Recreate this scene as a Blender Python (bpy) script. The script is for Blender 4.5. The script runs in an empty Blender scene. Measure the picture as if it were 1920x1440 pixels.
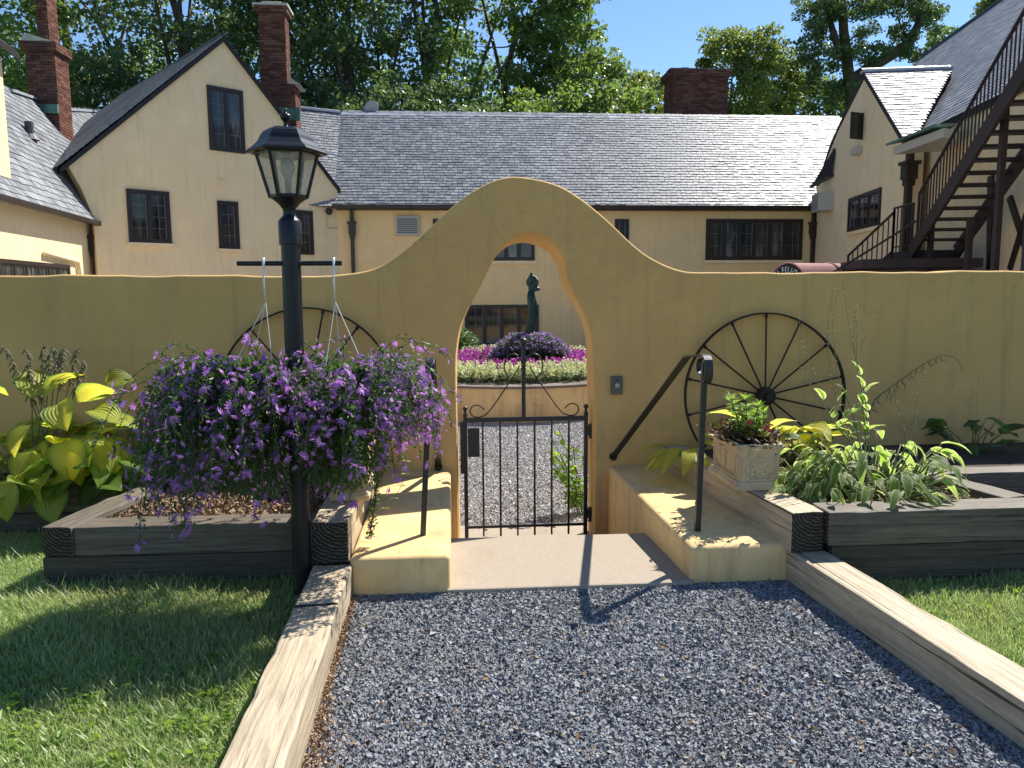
import bpy, math, random
import numpy as np
from mathutils import Vector, Matrix
R = math.radians
random.seed(7); rng = np.random.default_rng(7)
SC = bpy.context.scene; COL = SC.collection

# ---------------------------------------------------------------- camera
F = 1440.0; EYE = 1.6
yaw, pit, rol = R(4.57), R(6.9), R(.35)
fwd = np.array([math.sin(yaw)*math.cos(pit), math.cos(yaw)*math.cos(pit), -math.sin(pit)])
rt0 = np.array([math.cos(yaw), -math.sin(yaw), 0.]); up0 = np.cross(rt0, fwd)
rt = math.cos(rol)*rt0 - math.sin(rol)*up0; up = math.sin(rol)*rt0 + math.cos(rol)*up0
O = np.array([0, 0, EYE])
cd = bpy.data.cameras.new('camera'); cam = bpy.data.objects.new('camera', cd); COL.objects.link(cam)
cd.sensor_width = 36; cd.lens = 27; cd.clip_start = .05; cd.clip_end = 3000
cam.matrix_world = Matrix(((rt[0], up[0], -fwd[0], 0), (rt[1], up[1], -fwd[1], 0), (rt[2], up[2], -fwd[2], EYE), (0, 0, 0, 1)))
SC.camera = cam
# ---------------------------------------------------------------- light
SUN_AZ, SUN_EL = 50.3, 51.0
sdir = np.array([math.sin(R(SUN_AZ))*math.cos(R(SUN_EL)), math.cos(R(SUN_AZ))*math.cos(R(SUN_EL)), math.sin(R(SUN_EL))])
w = bpy.data.worlds.new('World'); SC.world = w; w.use_nodes = True
nt = w.node_tree; nt.nodes.clear()
sky = nt.nodes.new('ShaderNodeTexSky'); sky.sky_type = 'NISHITA'; sky.sun_disc = False
sky.sun_elevation = R(SUN_EL); sky.sun_rotation = R(SUN_AZ); sky.air_density = 1.0; sky.dust_density = 0.0; sky.ozone_density = 6
bg = nt.nodes.new('ShaderNodeBackground'); bg.inputs[1].default_value = .10
out = nt.nodes.new('ShaderNodeOutputWorld'); nt.links.new(sky.outputs[0], bg.inputs[0]); nt.links.new(bg.outputs[0], out.inputs[0])
sl = bpy.data.lights.new('sun', 'SUN'); sl.energy = 5.0; sl.angle = R(.53); sl.color = (1, .95, .86)
so = bpy.data.objects.new('sun', sl); COL.objects.link(so)
so.rotation_euler = Vector(-sdir).to_track_quat('-Z', 'Y').to_euler(); so.location = (20, 20, 40)
SC.view_settings.view_transform = 'Standard'; SC.view_settings.look = 'None'
SC.view_settings.gamma = 1; SC.view_settings.exposure = 0.83; SC.view_settings.use_curve_mapping = False
SC.render.engine = 'CYCLES'

# ---------------------------------------------------------------- survey helpers: sight line onto a real plane
def ray(u, v): return fwd + rt*(u-960)/F - up*(v-720)/F
def onY(u, v, Y): d = ray(u, v); return O + d*(Y/d[1])
def onZ(u, v, z, s=0.): d = ray(u, v); return O + d*((z-EYE)/(d[2]-s*d[1]))
def onP(u, v, p, n): d = ray(u, v); return O + d*(np.dot(p-O, n)/np.dot(d, n))
def A(*a): return np.array(a, float)
def nrm(v): return v/np.linalg.norm(v)

# ---------------------------------------------------------------- object helpers
WL = {}
def tag(o, label=None, cat=None, group=None, kind=None):
    if label: o['label'] = label
    if cat: o['category'] = cat
    if group: o['group'] = group
    if kind: o['kind'] = kind
    return o
def thing(name, label, cat, loc=(0, 0, 0), group=None):
    o = bpy.data.objects.new(name, None); COL.objects.link(o); o.location = loc; o.empty_display_size = .1
    WL[o.name] = A(*loc); return tag(o, label, cat, group)
def link(name, me, parent=None, loc=None):
    o = bpy.data.objects.new(name, me); COL.objects.link(o)
    if parent: o.parent = parent
    if loc is not None: o.location = loc
    return o
def wl(o): return WL.get(o.name, A(0, 0, 0)) if o is not None else A(0, 0, 0)
class MB:
    def __init__(s): s.v = []; s.f = []; s.m = []
    def add(s, vs, fs, mi=0):
        b = len(s.v); s.v += [tuple(map(float, p)) for p in vs]
        for f in fs: s.f.append([b+i for i in f]); s.m.append(mi)
        return s
    def ob(s, c, ax, ay, az, mi=0):     # box from centre and three half axes
        c, ax, ay, az = map(lambda q: np.asarray(q, float), (c, ax, ay, az))
        vs = [c+i*ax+j*ay+k*az for k in (-1, 1) for j in (-1, 1) for i in (-1, 1)]
        fl = [(0, 2, 3, 1), (4, 5, 7, 6), (0, 1, 5, 4), (1, 3, 7, 5), (3, 2, 6, 7), (2, 0, 4, 6)]
        if np.dot(np.cross(ax, ay), az) < 0: fl = [f[::-1] for f in fl]
        return s.add(vs, fl, mi)
    def box(s, a, b, mi=0):
        a, b = A(*a), A(*b); c = (a+b)/2; h = (b-a)/2
        return s.ob(c, (h[0], 0, 0), (0, h[1], 0), (0, 0, h[2]), mi)
    def bar(s, p, q, w, h=None, upv=(0, 0, 1), mi=0):
        p, q = A(*p), A(*q); h = h or w; d = q-p; L = np.linalg.norm(d); d = d/L
        x = np.cross(d, upv)
        if np.linalg.norm(x) < 1e-4: x = np.cross(d, (0, 1, 0))
        x = nrm(x); y = np.cross(x, d)
        return s.ob((p+q)/2, x*w/2, d*L/2, y*h/2, mi)
    def tube(s, pts, r, n=8, mi=0, cap=True):
        pts = [A(*p) for p in pts]; k = len(pts); rs = r if hasattr(r, '__len__') else [r]*k
        ref = A(.13, .21, .97); vs = []; px = None
        for i, p in enumerate(pts):
            d = pts[min(i+1, k-1)]-pts[max(i-1, 0)]; d = nrm(d) if np.linalg.norm(d) > 0 else A(0, 0, 1)
            x = np.cross(d, ref) if px is None else px-d*np.dot(px, d)
            if np.linalg.norm(x) < 1e-5: x = np.cross(d, A(1, 0, 0))
            x = nrm(x); px = x; y = np.cross(d, x)
            vs += [p+rs[i]*(x*math.cos(2*math.pi*j/n)+y*math.sin(2*math.pi*j/n)) for j in range(n)]
        fs = [(i*n+j, i*n+(j+1) % n, (i+1)*n+(j+1) % n, (i+1)*n+j) for i in range(k-1) for j in range(n)]
        if cap: fs += [tuple(range(n))[::-1], tuple((k-1)*n+j for j in range(n))]
        return s.add(vs, fs, mi)
    def lathe(s, c, prof, n=24, mi=0, rot=0., cap=True):   # prof: (r, z)
        vs = [(c[0]+r*math.cos(rot+2*math.pi*j/n), c[1]+r*math.sin(rot+2*math.pi*j/n), c[2]+z) for r, z in prof for j in range(n)]
        fs = [(i*n+j, i*n+(j+1) % n, (i+1)*n+(j+1) % n, (i+1)*n+j) for i in range(len(prof)-1) for j in range(n)]
        if cap: fs += [tuple(range(n))[::-1], tuple((len(prof)-1)*n+j for j in range(n))]
        return s.add(vs, fs, mi)
    def prism(s, poly, ext, mi=0):      # planar polygon pushed along ext
        poly = [A(*p) for p in poly]; n = len(poly); e = A(*ext)
        nn = sum(np.cross(poly[i]-poly[0], poly[(i+1) % n]-poly[0]) for i in range(1, n-1))
        if np.dot(nn, e) > 0: poly = poly[::-1]
        vs = poly+[p+e for p in poly]
        fs = [tuple(range(n)), tuple(range(2*n-1, n-1, -1))]+[(i, i+n, (i+1) % n+n, (i+1) % n)[::1] for i in range(n)]
        return s.add(vs, fs, mi)
    def strap(s, pts, wdir, w_, t, mi=0):   # flat bar swept along pts
        pts = [A(*p) for p in pts]; wd = nrm(A(*wdir)); k = len(pts); vs = []
        for i, p in enumerate(pts):
            d = nrm(pts[min(i+1, k-1)]-pts[max(i-1, 0)]); nn = nrm(np.cross(d, wd))
            vs += [p-wd*w_/2-nn*t/2, p+wd*w_/2-nn*t/2, p+wd*w_/2+nn*t/2, p-wd*w_/2+nn*t/2]
        fs = [(i*4+j, i*4+(j+1) % 4, i*4+4+(j+1) % 4, i*4+4+j) for i in range(k-1) for j in range(4)]+[(3, 2, 1, 0), tuple(4*(k-1)+j for j in range(4))]
        return s.add(vs, fs, mi)
    def ball(s, c, r, n=12, mi=0, sz=1.):
        return s.lathe(c, [(max(r*math.sin(math.pi*i/8), .0004), -r*sz*math.cos(math.pi*i/8)) for i in range(9)], n, mi)
    def mesh(s, name, mats, off=A(0, 0, 0), smooth=False):
        me = bpy.data.meshes.new(name)
        me.from_pydata([tuple(np.array(v)-off) for v in s.v], [], s.f)
        for m in (mats if isinstance(mats, (list, tuple)) else [mats]): me.materials.append(m)
        if any(s.m): me.polygons.foreach_set('material_index', s.m)
        if smooth: me.polygons.foreach_set('use_smooth', [True]*len(me.polygons))
        me.validate(); me.update(); return me
    def build(s, name, mats, parent=None, smooth=False, bevel=0., seg=2, auto=None, loc=None):
        off = wl(parent) if loc is None else A(*loc)
        me = s.mesh(name, mats, off, smooth or auto is not None)
        if auto is not None: me.set_sharp_from_angle(angle=R(auto))
        o = link(name, me, parent, None if loc is None else loc)
        WL[o.name] = wl(parent) if loc is None else A(*loc)
        if bevel:
            b = o.modifiers.new('bevel', 'BEVEL'); b.width = bevel; b.segments = seg; b.limit_method = 'ANGLE'; b.angle_limit = R(35)
        return o
def nmesh(name, V, Fc, mat, smooth=False):     # big numpy meshes: V (n,3), Fc (m,k)
    me = bpy.data.meshes.new(name); V = np.ascontiguousarray(V, np.float32); Fc = np.ascontiguousarray(Fc, np.int32)
    me.vertices.add(len(V)); me.vertices.foreach_set('co', V.ravel())
    k = Fc.shape[1]; me.loops.add(Fc.size); me.loops.foreach_set('vertex_index', Fc.ravel())
    me.polygons.add(len(Fc)); me.polygons.foreach_set('loop_start', np.arange(0, Fc.size, k, dtype=np.int32))
    me.polygons.foreach_set('use_smooth', np.full(len(Fc), smooth, bool))
    for m in (mat if isinstance(mat, (list, tuple)) else [mat]): me.materials.append(m)
    me.update(calc_edges=True); return me
def inst(base, faces, pos, rotm, scale):      # repeat a small mesh: base (b,3); pos (n,3); rotm (n,3,3); scale (n,) or (n,3)
    n = len(pos); b = len(base); sc = np.asarray(scale, float)
    if sc.ndim == 1: sc = np.repeat(sc[:, None], 3, 1)
    P = base[None]*sc[:, None, :]; P = np.einsum('nij,nbj->nbi', rotm, P)+pos[:, None, :]
    return P.reshape(-1, 3), (faces[None]+(np.arange(n)*b)[:, None, None]).reshape(-1, faces.shape[1])
def randrot(n, g=rng):
    q = g.normal(size=(n, 4)); q /= np.linalg.norm(q, axis=1)[:, None]; a, b, c, d = q.T
    return np.stack([1-2*(c*c+d*d), 2*(b*c-a*d), 2*(b*d+a*c), 2*(b*c+a*d), 1-2*(b*b+d*d), 2*(c*d-a*b), 2*(b*d-a*c), 2*(c*d+a*b), 1-2*(b*b+c*c)], 1).reshape(n, 3, 3)
def frame_rot(dirs, ups):     # columns: x = dir, y = side, z = up-ish
    x = dirs/np.linalg.norm(dirs, axis=1)[:, None]; y = np.cross(ups, x); l = np.linalg.norm(y, axis=1); y[l < 1e-5] = (0, 1, 0)
    y /= np.linalg.norm(y, axis=1)[:, None]; z = np.cross(x, y); return np.stack([x, y, z], 2)

# ---------------------------------------------------------------- material helpers
class NT:
    def __init__(s, name):
        s.m = bpy.data.materials.new(name); s.m.use_nodes = True; s.t = s.m.node_tree
        s.b = s.t.nodes['Principled BSDF']; s.o = s.t.nodes['Material Output']
    def n(s, typ, **k):
        x = s.t.nodes.new('ShaderNode'+typ)
        for a, b in k.items(): setattr(x, a, b)
        return x
    def l(s, a, b): s.t.links.new(a, b)
    def coord(s, kind='Object', sc=(1, 1, 1), rot=(0, 0, 0)):
        c = s.n('TexCoord') if kind != 'World' else s.n('NewGeometry'); m = s.n('Mapping')
        s.l(c.outputs[kind if kind != 'World' else 'Position'], m.inputs[0]); m.inputs['Scale'].default_value = sc; m.inputs['Rotation'].default_value = rot
        return m.outputs[0]
    def noise(s, vec, scale, detail=4, rough=.55, dist=0.):
        x = s.n('TexNoise'); s.l(vec, x.inputs['Vector']); x.inputs['Scale'].default_value = scale; x.inputs['Detail'].default_value = detail
        x.inputs['Roughness'].default_value = rough; x.inputs['Distortion'].default_value = dist; return x.outputs['Fac']
    def ramp(s, fac, stops):
        x = s.n('ValToRGB'); s.l(fac, x.inputs[0]); e = x.color_ramp.elements
        while len(e) < len(stops): e.new(.5)
        for i, (p, c) in enumerate(stops): e[i].position = p; e[i].color = (*c, 1) if len(c) == 3 else c
        return x.outputs[0]
    def mix(s, f, a, b, mode='MIX'):
        x = s.n('Mix', data_type='RGBA', blend_type=mode)
        for q, i in ((f, 0), (a, 6), (b, 7)):
            if hasattr(q, 'is_linked') or hasattr(q, 'node'): s.l(q, x.inputs[i])
            else: x.inputs[i].default_value = q if i == 0 else (*q, 1)
        return x.outputs[2]
    def math(s, op, a, b=None):
        x = s.n('Math', operation=op)
        for q, i in ((a, 0), (b, 1)):
            if q is None: continue
            if hasattr(q, 'node'): s.l(q, x.inputs[i])
            else: x.inputs[i].default_value = q
        return x.outputs[0]
    def bump(s, h, strength=.3, dist=.01, prev=None):
        x = s.n('Bump'); s.l(h, x.inputs['Height']); x.inputs['Strength'].default_value = strength; x.inputs['Distance'].default_value = dist
        if prev is not None: s.l(prev, x.inputs['Normal'])
        return x.outputs[0]
    def rnd(s):     # one value per loose piece, also differing between objects
        g = s.n('NewGeometry'); o = s.n('ObjectInfo')
        return s.math('FRACT', s.math('ADD', g.outputs['Random Per Island'], o.outputs['Random']))
    def col(s, c):
        if hasattr(c, 'node'): s.l(c, s.b.inputs['Base Color'])
        else: s.b.inputs['Base Color'].default_value = (*c, 1)
    def set(s, rough=None, metal=None, spec=None, normal=None, trans=None):
        if rough is not None:
            if hasattr(rough, 'node'): s.l(rough, s.b.inputs['Roughness'])
            else: s.b.inputs['Roughness'].default_value = rough
        if metal is not None: s.b.inputs['Metallic'].default_value = metal
        if spec is not None: s.b.inputs['Specular IOR Level'].default_value = spec
        if normal is not None: s.l(normal, s.b.inputs['Normal'])
        return s
    def translucent(s, color, f=.4):
        t = s.n('BsdfTranslucent'); mx = s.n('MixShader'); mx.inputs[0].default_value = f
        if hasattr(color, 'node'): s.l(color, t.inputs[0])
        else: t.inputs[0].default_value = (*color, 1)
        s.l(s.b.outputs[0], mx.inputs[1]); s.l(t.outputs[0], mx.inputs[2]); s.l(mx.outputs[0], s.o.inputs[0])
def simple(name, c, rough=.6, metal=0., spec=.5, var=.0, bump=0., bs=60):
    m = NT(name); v = m.coord('World')
    if var: n_ = m.noise(v, 3., 5); m.col(m.ramp(n_, [(.3, [x*(1-var) for x in c]), (.7, [min(1, x*(1+var)) for x in c])]))
    else: m.col(c)
    m.set(rough, metal, spec)
    if bump: m.set(normal=m.bump(m.noise(v, bs, 4), bump, .004))
    return m.m
def stucco(name, c, c2, stain=(.3, .26, .17), bumpk=.35, big=.0, stains=.25):
    m = NT(name); v = m.coord('World')
    base = m.ramp(m.noise(v, .9, 5, .6), [(.3, c2), (.7, c)])
    fine = m.noise(v, 22, 6, .7)
    base = m.mix(m.ramp(fine, [(.62, (0, 0, 0)), (.85, (stains, stains, stains))]), base, stain)
    sv = m.coord('World', (3, 3, .5)); st = m.noise(sv, 1.3, 6, .65)
    base = m.mix(m.ramp(st, [(.55, (0, 0, 0)), (.8, (stains*1.2,)*3)]), base, stain)
    run = m.noise(m.coord('World', (9, 9, .55)), 1.1, 5, .6); base = m.mix(m.ramp(run, [(.56, (0, 0, 0)), (.74, (stains*.9,)*3)]), base, tuple(x*.8 for x in stain))
    blot = m.noise(v, 2.1, 7, .72, .4); base = m.mix(m.ramp(blot, [(.38, (stains*.8,)*3), (.5, (0, 0, 0))]), base, tuple(min(1, x*1.22) for x in c))
    vo = m.n('TexVoronoi', feature='DISTANCE_TO_EDGE'); dn = m.n('Mix', data_type='VECTOR'); m.l(v, dn.inputs[4]); nv = m.n('TexNoise'); m.l(v, nv.inputs['Vector']); nv.inputs['Scale'].default_value = 2.5; m.l(nv.outputs['Color'], dn.inputs[5]); dn.inputs[0].default_value = .35; m.l(dn.outputs[1], vo.inputs['Vector']); vo.inputs['Scale'].default_value = .9
    ck = m.math('MULTIPLY', m.ramp(vo.outputs['Distance'], [(.0015, (1, 1, 1)), (.004, (0, 0, 0))]), m.ramp(m.noise(v, 1.1, 2), [(.54, (0, 0, 0)), (.6, ((.32 if stains > .3 else .08),)*3)])); base = m.mix(ck, base, tuple(x*.5 for x in stain))
    m.col(base); h1 = m.bump(m.noise(v, 3.2, 3), .5, .012+big); h2 = m.bump(m.noise(v, 70, 5, .7), bumpk, .004, h1)
    m.set(.85, 0, .25, h2); return m.m
M = {}
M['arch_paint'] = stucco('arch_stucco', (.67, .41, .155), (.59, .36, .132), (.33, .27, .14), .6, .014, .38)
M['house_paint'] = stucco('house_stucco', (.84, .655, .39), (.80, .62, .365), (.48, .39, .25), .35, 0, .29)
M['range_paint'] = stucco('range_stucco', (.82, .60, .30), (.77, .56, .28), (.48, .37, .22), .35, 0, .29)
M['brown_paint'] = simple('dark_brown_paint', (.022, .014, .013), .45, var=.3)
M['stair_paint'] = simple('stair_brown_paint', (.034, .02, .02), .6, var=.3, bump=.1)
M['black_iron'] = simple('black_iron', (.009, .009, .011), .38, 0, .6, bump=.15, bs=120)
M['old_iron'] = simple('rusty_iron', (.035, .022, .018), .7, .2, .4, var=.5, bump=.4, bs=90)
M['white_plastic'] = simple('white_plastic', (.75, .75, .74), .4)
M['ac_case'] = simple('ac_case', (.45, .43, .38), .5)
M['ac_grille'] = simple('ac_grille', (.12, .12, .12), .5)
M['copper'] = simple('verdigris', (.08, .17, .13), .7, 0, .3, var=.5, bump=.2, bs=20)
M['ridge_metal'] = simple('ridge_flashing', (.42, .44, .47), .45, .3, .5, var=.2)
M['dark_metal'] = simple('dark_flashing', (.06, .06, .065), .5, .3, .5)
M['concrete'] = simple('cast_concrete', (.5, .47, .4), .85, var=.25, bump=.3)
M['soil'] = simple('soil', (.05, .032, .02), .95, var=.5, bump=.8, bs=40)
M['bronze'] = simple('patinated_bronze', (.012, .04, .036), .42, .5, .5, var=.4, bump=.2, bs=60)
def m_brick():
    m = NT('chimney_brick'); v = m.coord('World'); r = m.rnd()
    c = m.ramp(r, [(0, (.085, .035, .026)), (.5, (.145, .06, .042)), (1, (.21, .10, .07))])
    c = m.mix(m.ramp(m.noise(v, 1.2, 5), [(.45, (0, 0, 0)), (.75, (.75,)*3)]), c, (.05, .04, .037)); m.col(c)
    m.set(.9, 0, .2, m.bump(m.noise(v, 45, 4), .4, .006)); return m.m
M['brick'] = m_brick(); M['mortar'] = simple('mortar', (.16, .13, .11), .95, var=.3)
def m_slate(name, lo, hi, ro):
    m = NT(name); r = m.rnd(); v = m.coord('World')
    c = m.ramp(r, [(0, lo), (.6, tuple((a+b)/2 for a, b in zip(lo, hi))), (1, hi)])
    c = m.mix(m.ramp(m.noise(v, .8, 5), [(.4, (0, 0, 0)), (.8, (.35,)*3)]), c, (.05, .05, .052)); m.col(c)
    ror = m.n('MapRange'); m.l(r, ror.inputs[0]); ror.inputs[3].default_value = ro-.08; ror.inputs[4].default_value = ro+.12
    m.set(ror.outputs[0], 0, .36, m.bump(m.noise(v, 26, 5, .7), .35, .012)); return m.m
M['slate'] = m_slate('slate', (.165, .175, .19), (.275, .288, .31), .50)
M['slate_under'] = simple('roof_felt', (.018, .018, .02), .8)
def m_pane():
    m = NT('window_glass'); v = m.coord('World')
    m.col(m.ramp(m.noise(m.coord('World', (2.2, 2.2, .35)), 1.6, 3), [(.38, (.006, .008, .010)), (.56, (.03, .034, .037)), (.68, (.16, .16, .155))]))
    m.set(.06, 0, .6, m.bump(m.noise(v, 3, 1), .05, .01)); return m.m
M['pane'] = m_pane()
M['curtain'] = simple('curtain', (.42, .42, .40), .9)
M['muntin'] = simple('leading', (.16, .155, .145), .5)
def m_wood(name, lo, hi, crack, dirt=.4):
    m = NT(name); v = m.coord('Object', (1.6, 26, 26)); v2 = m.coord('Object', (.8, 60, 60)); v3 = m.coord('World')
    g = m.noise(v, 1.5, 6, .65, .6); c = m.ramp(g, [(.3, lo), (.68, hi)])
    ck = m.noise(v2, 1.0, 3, .5, .3); ckm = m.ramp(ck, [(.30, (1, 1, 1)), (.38, (0, 0, 0))])
    c = m.mix(ckm, c, crack)
    c = m.mix(m.ramp(m.noise(v3, 3.2, 6, .7), [(.5, (0, 0, 0)), (.8, (dirt,)*3)]), c, tuple(x*.45 for x in lo)); m.col(c)
    h = m.mix(ckm, g, (0, 0, 0)); m.set(.62, 0, .45, m.bump(h, .8, .012)); return m.m
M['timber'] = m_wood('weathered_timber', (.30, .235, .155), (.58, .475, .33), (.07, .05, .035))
M['timber_shade'] = m_wood('weathered_timber_shade', (.032, .027, .02), (.09, .073, .052), (.01, .008, .006), .5)  # darker copy of the timber; shade on the lower courses put into its colour
M['timber_bed_shade'] = m_wood('bed_timber_shade', (.06, .048, .036), (.18, .148, .108), (.015, .012, .009), .5)  # timber toned down so shade on the bed fronts is partly in the colour
def m_endgrain():
    m = NT('timber_end_grain'); c0 = m.coord('Object', (0, 1, 1)); mp = m.n('Mapping'); m.l(c0, mp.inputs[0]); mp.inputs['Location'].default_value = (0, .055, -.03)
    wv = m.n('TexWave', wave_type='RINGS', rings_direction='SPHERICAL'); m.l(mp.outputs[0], wv.inputs[0])
    wv.inputs['Scale'].default_value = 17; wv.inputs['Distortion'].default_value = 5.5; wv.inputs['Detail'].default_value = 5; wv.inputs['Detail Scale'].default_value = 2
    m.col(m.ramp(wv.outputs[1], [(.15, (.03, .027, .022)), (.8, (.12, .10, .075))])); m.set(.9, 0, .2, m.bump(wv.outputs[1], 1., .012)); return m.m
M['endgrain'] = m_endgrain()
def m_gravel(name, lo, mid, hi, warm=.02, dust=.5):
    m = NT(name); r = m.rnd()
    c = m.ramp(r, [(0, lo), (.5, mid), (.955, hi), (.965, (.28, .23, .17)), (.985, (.32, .20, .12)), (1, hi)])
    c = m.mix(m.ramp(m.noise(m.coord('World'), 1.6, 5, .65), [(.5, (0, 0, 0)), (.72, (dust,)*3)]), c, (.24, .215, .185)); m.col(c)
    m.set(.72, 0, .28, m.bump(m.noise(m.coord('World'), 160, 3), .3, .002)); return m.m
M['gravel'] = m_gravel('dark_gravel', (.145, .15, .16), (.22, .227, .24), (.305, .312, .33))
M['gravel_bed'] = simple('gravel_dust', (.045, .045, .05), .95, var=.4, bump=.8, bs=120)
M['gravel2'] = m_gravel('grey_gravel', (.30, .295, .29), (.44, .43, .43), (.62, .61, .60))
def m_court():
    m = NT('court_gravel'); v = m.coord('World'); vo = m.n('TexVoronoi'); m.l(v, vo.inputs[0]); vo.inputs['Scale'].default_value = 55
    c = m.ramp(vo.outputs['Color'], [(.2, (.16, .16, .165)), (.5, (.34, .335, .335)), (.85, (.6, .6, .6))])
    c = m.mix(m.ramp(m.noise(v, .9, 4), [(.55, (0, 0, 0)), (.75, (.5,)*3)]), c, (.30, .24, .19)); m.col(c)
    m.set(.9, 0, .3, m.bump(vo.outputs['Distance'], .9, .02)); return m.m
M['court'] = m_court()
def m_slab():
    m = NT('step_slab'); v = m.coord('World'); vo = m.noise(v, 260, 2, .6)
    c = m.ramp(vo, [(.35, (.25, .205, .155)), (.6, (.42, .355, .28)), (.75, (.55, .50, .43))])
    c = m.mix(m.ramp(m.noise(v, 4, 5, .7), [(.5, (0, 0, 0)), (.8, (.5,)*3)]), c, (.26, .19, .13)); m.col(c)
    m.set(.9, 0, .2, m.bump(vo, .5, .004)); return m.m
M['slab'] = m_slab()
def m_leaf(name, lo, hi, tr, f=.4, rough=.45, spec=.4, noisev=0):
    m = NT(name); r = m.rnd(); c = m.ramp(r, [(0, lo), (1, hi)]); m.col(c); m.set(rough, 0, spec)
    m.translucent(m.ramp(r, [(0, tuple(x*.8 for x in tr)), (1, tr)]), f); return m.m
M['tree_leaf'] = m_leaf('oak_leaves', (.05, .10, .034), (.16, .235, .07), (.28, .42, .07), .45, .38, .5)
M['tree_leaf2'] = m_leaf('light_leaves', (.07, .12, .03), (.19, .245, .06), (.34, .42, .08), .42, .4, .5)
M['tree_leaf3'] = m_leaf('pine_leaves', (.035, .075, .034), (.11, .17, .065), (.17, .27, .07), .4, .4, .5)
M['bark'] = simple('bark', (.085, .065, .05), .95, var=.4, bump=1., bs=14)
def m_grass():
    m = NT('grass_blades'); r = m.rnd(); c = m.ramp(r, [(0, (.15, .24, .07)), (.75, (.44, .52, .22)), (1, (.6, .57, .33))]); f = m.ramp(m.noise(m.coord('World'), 1.7, 5, .7), [(.5, (0, 0, 0)), (.72, (.6,)*3)])
    c = m.mix(f, c, (.46, .42, .19)); m.col(c); m.set(.4, 0, .4); m.translucent(m.mix(f, (.40, .56, .15), (.6, .55, .2)), .45); return m.m
M['grass_blade'] = m_grass()
M['weed'] = m_leaf('weed_leaves', (.09, .18, .025), (.17, .28, .05), (.36, .52, .06), .45)
def m_lawn():
    m = NT('lawn_ground'); v = m.coord('World')
    m.col(m.ramp(m.noise(v, 9, 6, .7), [(.3, (.05, .075, .025)), (.6, (.11, .15, .045)), (.8, (.17, .15, .08))])); m.set(.95, 0, .1, m.bump(m.noise(v, 60, 4), .8, .02)); return m.m
M['lawn'] = m_lawn()
M['bask_leaf'] = m_leaf('basket_leaves', (.025, .06, .018), (.075, .14, .035), (.16, .27, .05), .35)
M['bask_stem'] = simple('basket_stems', (.05, .08, .03), .7)
M['purple'] = m_leaf('purple_petals', (.30, .10, .44), (.62, .31, .76), (.62, .24, .78), .45, .5, .3)
M['pale_vine'] = m_leaf('vine_leaves', (.22, .28, .07), (.34, .38, .10), (.50, .52, .12), .45)
M['bright_leaf'] = m_leaf('bright_leaves', (.07, .15, .02), (.18, .28, .04), (.36, .56, .05), .5)
M['bronze_leaf'] = m_leaf('bronze_leaves', (.03, .03, .015), (.09, .05, .03), (.14, .07, .03), .3)
M['red'] = simple('red_petals', (.55, .01, .04), .5)
M['white_fl'] = m_leaf('cream_petals', (.58, .62, .32), (.80, .80, .55), (.6, .65, .3), .35)
M['mag_fl'] = m_leaf('magenta_petals', (.30, .04, .26), (.52, .10, .42), (.5, .08, .4), .4)
M['lilac_fl'] = m_leaf('lilac_petals', (.26, .17, .38), (.44, .31, .56), (.4, .2, .6), .4)
M['bed_leaf'] = m_leaf('bedding_leaves', (.03, .07, .02), (.08, .15, .04), (.12, .22, .05), .3)
M['mulch'] = m_leaf('bark_mulch', (.10, .05, .03), (.46, .33, .21), (.2, .1, .05), .0, .9, .1)
M['stalk'] = simple('flower_stalks', (.14, .17, .06), .7)
M['dry_stalk'] = simple('dry_seed_stalks', (.14, .13, .075), .8)
M['pod'] = simple('seed_pods', (.46, .42, .30), .7)
def m_hosta(name, mid, edge, tr_mid, tr_edge, w0=.6, w1=.75, rib=22):
    m = NT(name); uv = m.n('UVMap'); sp = m.n('SeparateXYZ'); m.l(uv.outputs[0], sp.inputs[0])
    t = m.math('ABSOLUTE', sp.outputs[1]); nz = m.noise(m.coord('Object'), 30, 3); t2 = m.math('ADD', t, m.math('MULTIPLY', m.math('SUBTRACT', nz, .5), .5))
    f = m.ramp(t2, [(w0, (0, 0, 0)), (w1, (1, 1, 1))]); oi = m.n('ObjectInfo')
    hs = m.n('HueSaturation'); m.l(m.mix(f, mid, edge), hs.inputs['Color']); vr = m.n('MapRange'); m.l(oi.outputs['Random'], vr.inputs[0]); vr.inputs[3].default_value = .7; vr.inputs[4].default_value = 1.2; m.l(vr.outputs[0], hs.inputs['Value'])
    m.col(hs.outputs[0])
    wv = m.math('SINE', m.math('MULTIPLY', sp.outputs[1], rib)); m.set(.42, 0, .45, m.bump(m.math('ADD', wv, m.math('MULTIPLY', nz, 1.5)), .5, .006))
    m.translucent(m.mix(f, tr_mid, tr_edge), .58); return m.m
M['hosta_gold'] = m_hosta('gold_hosta_leaf', (.40, .44, .075), (.15, .26, .05), (.98, .90, .10), (.42, .62, .06), .72, .92, 30)
M['hosta_lime'] = m_hosta('lime_hosta_leaf', (.16, .27, .05), (.10, .19, .04), (.50, .66, .07), (.28, .48, .06), .5, .9, 30)
M['hosta_yellow'] = m_hosta('yellow_hosta_leaf', (.55, .52, .10), (.40, .46, .08), (.95, .88, .16), (.65, .75, .10))
M['hosta_green'] = m_hosta('green_hosta_leaf', (.13, .22, .06), (.50, .53, .32), (.36, .54, .09), (.7, .74, .3), .62, .76)
M['hosta_dull'] = m_hosta('dull_hosta_leaf', (.10, .17, .05), (.05, .10, .03), (.25, .35, .08), (.12, .25, .05))
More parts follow.
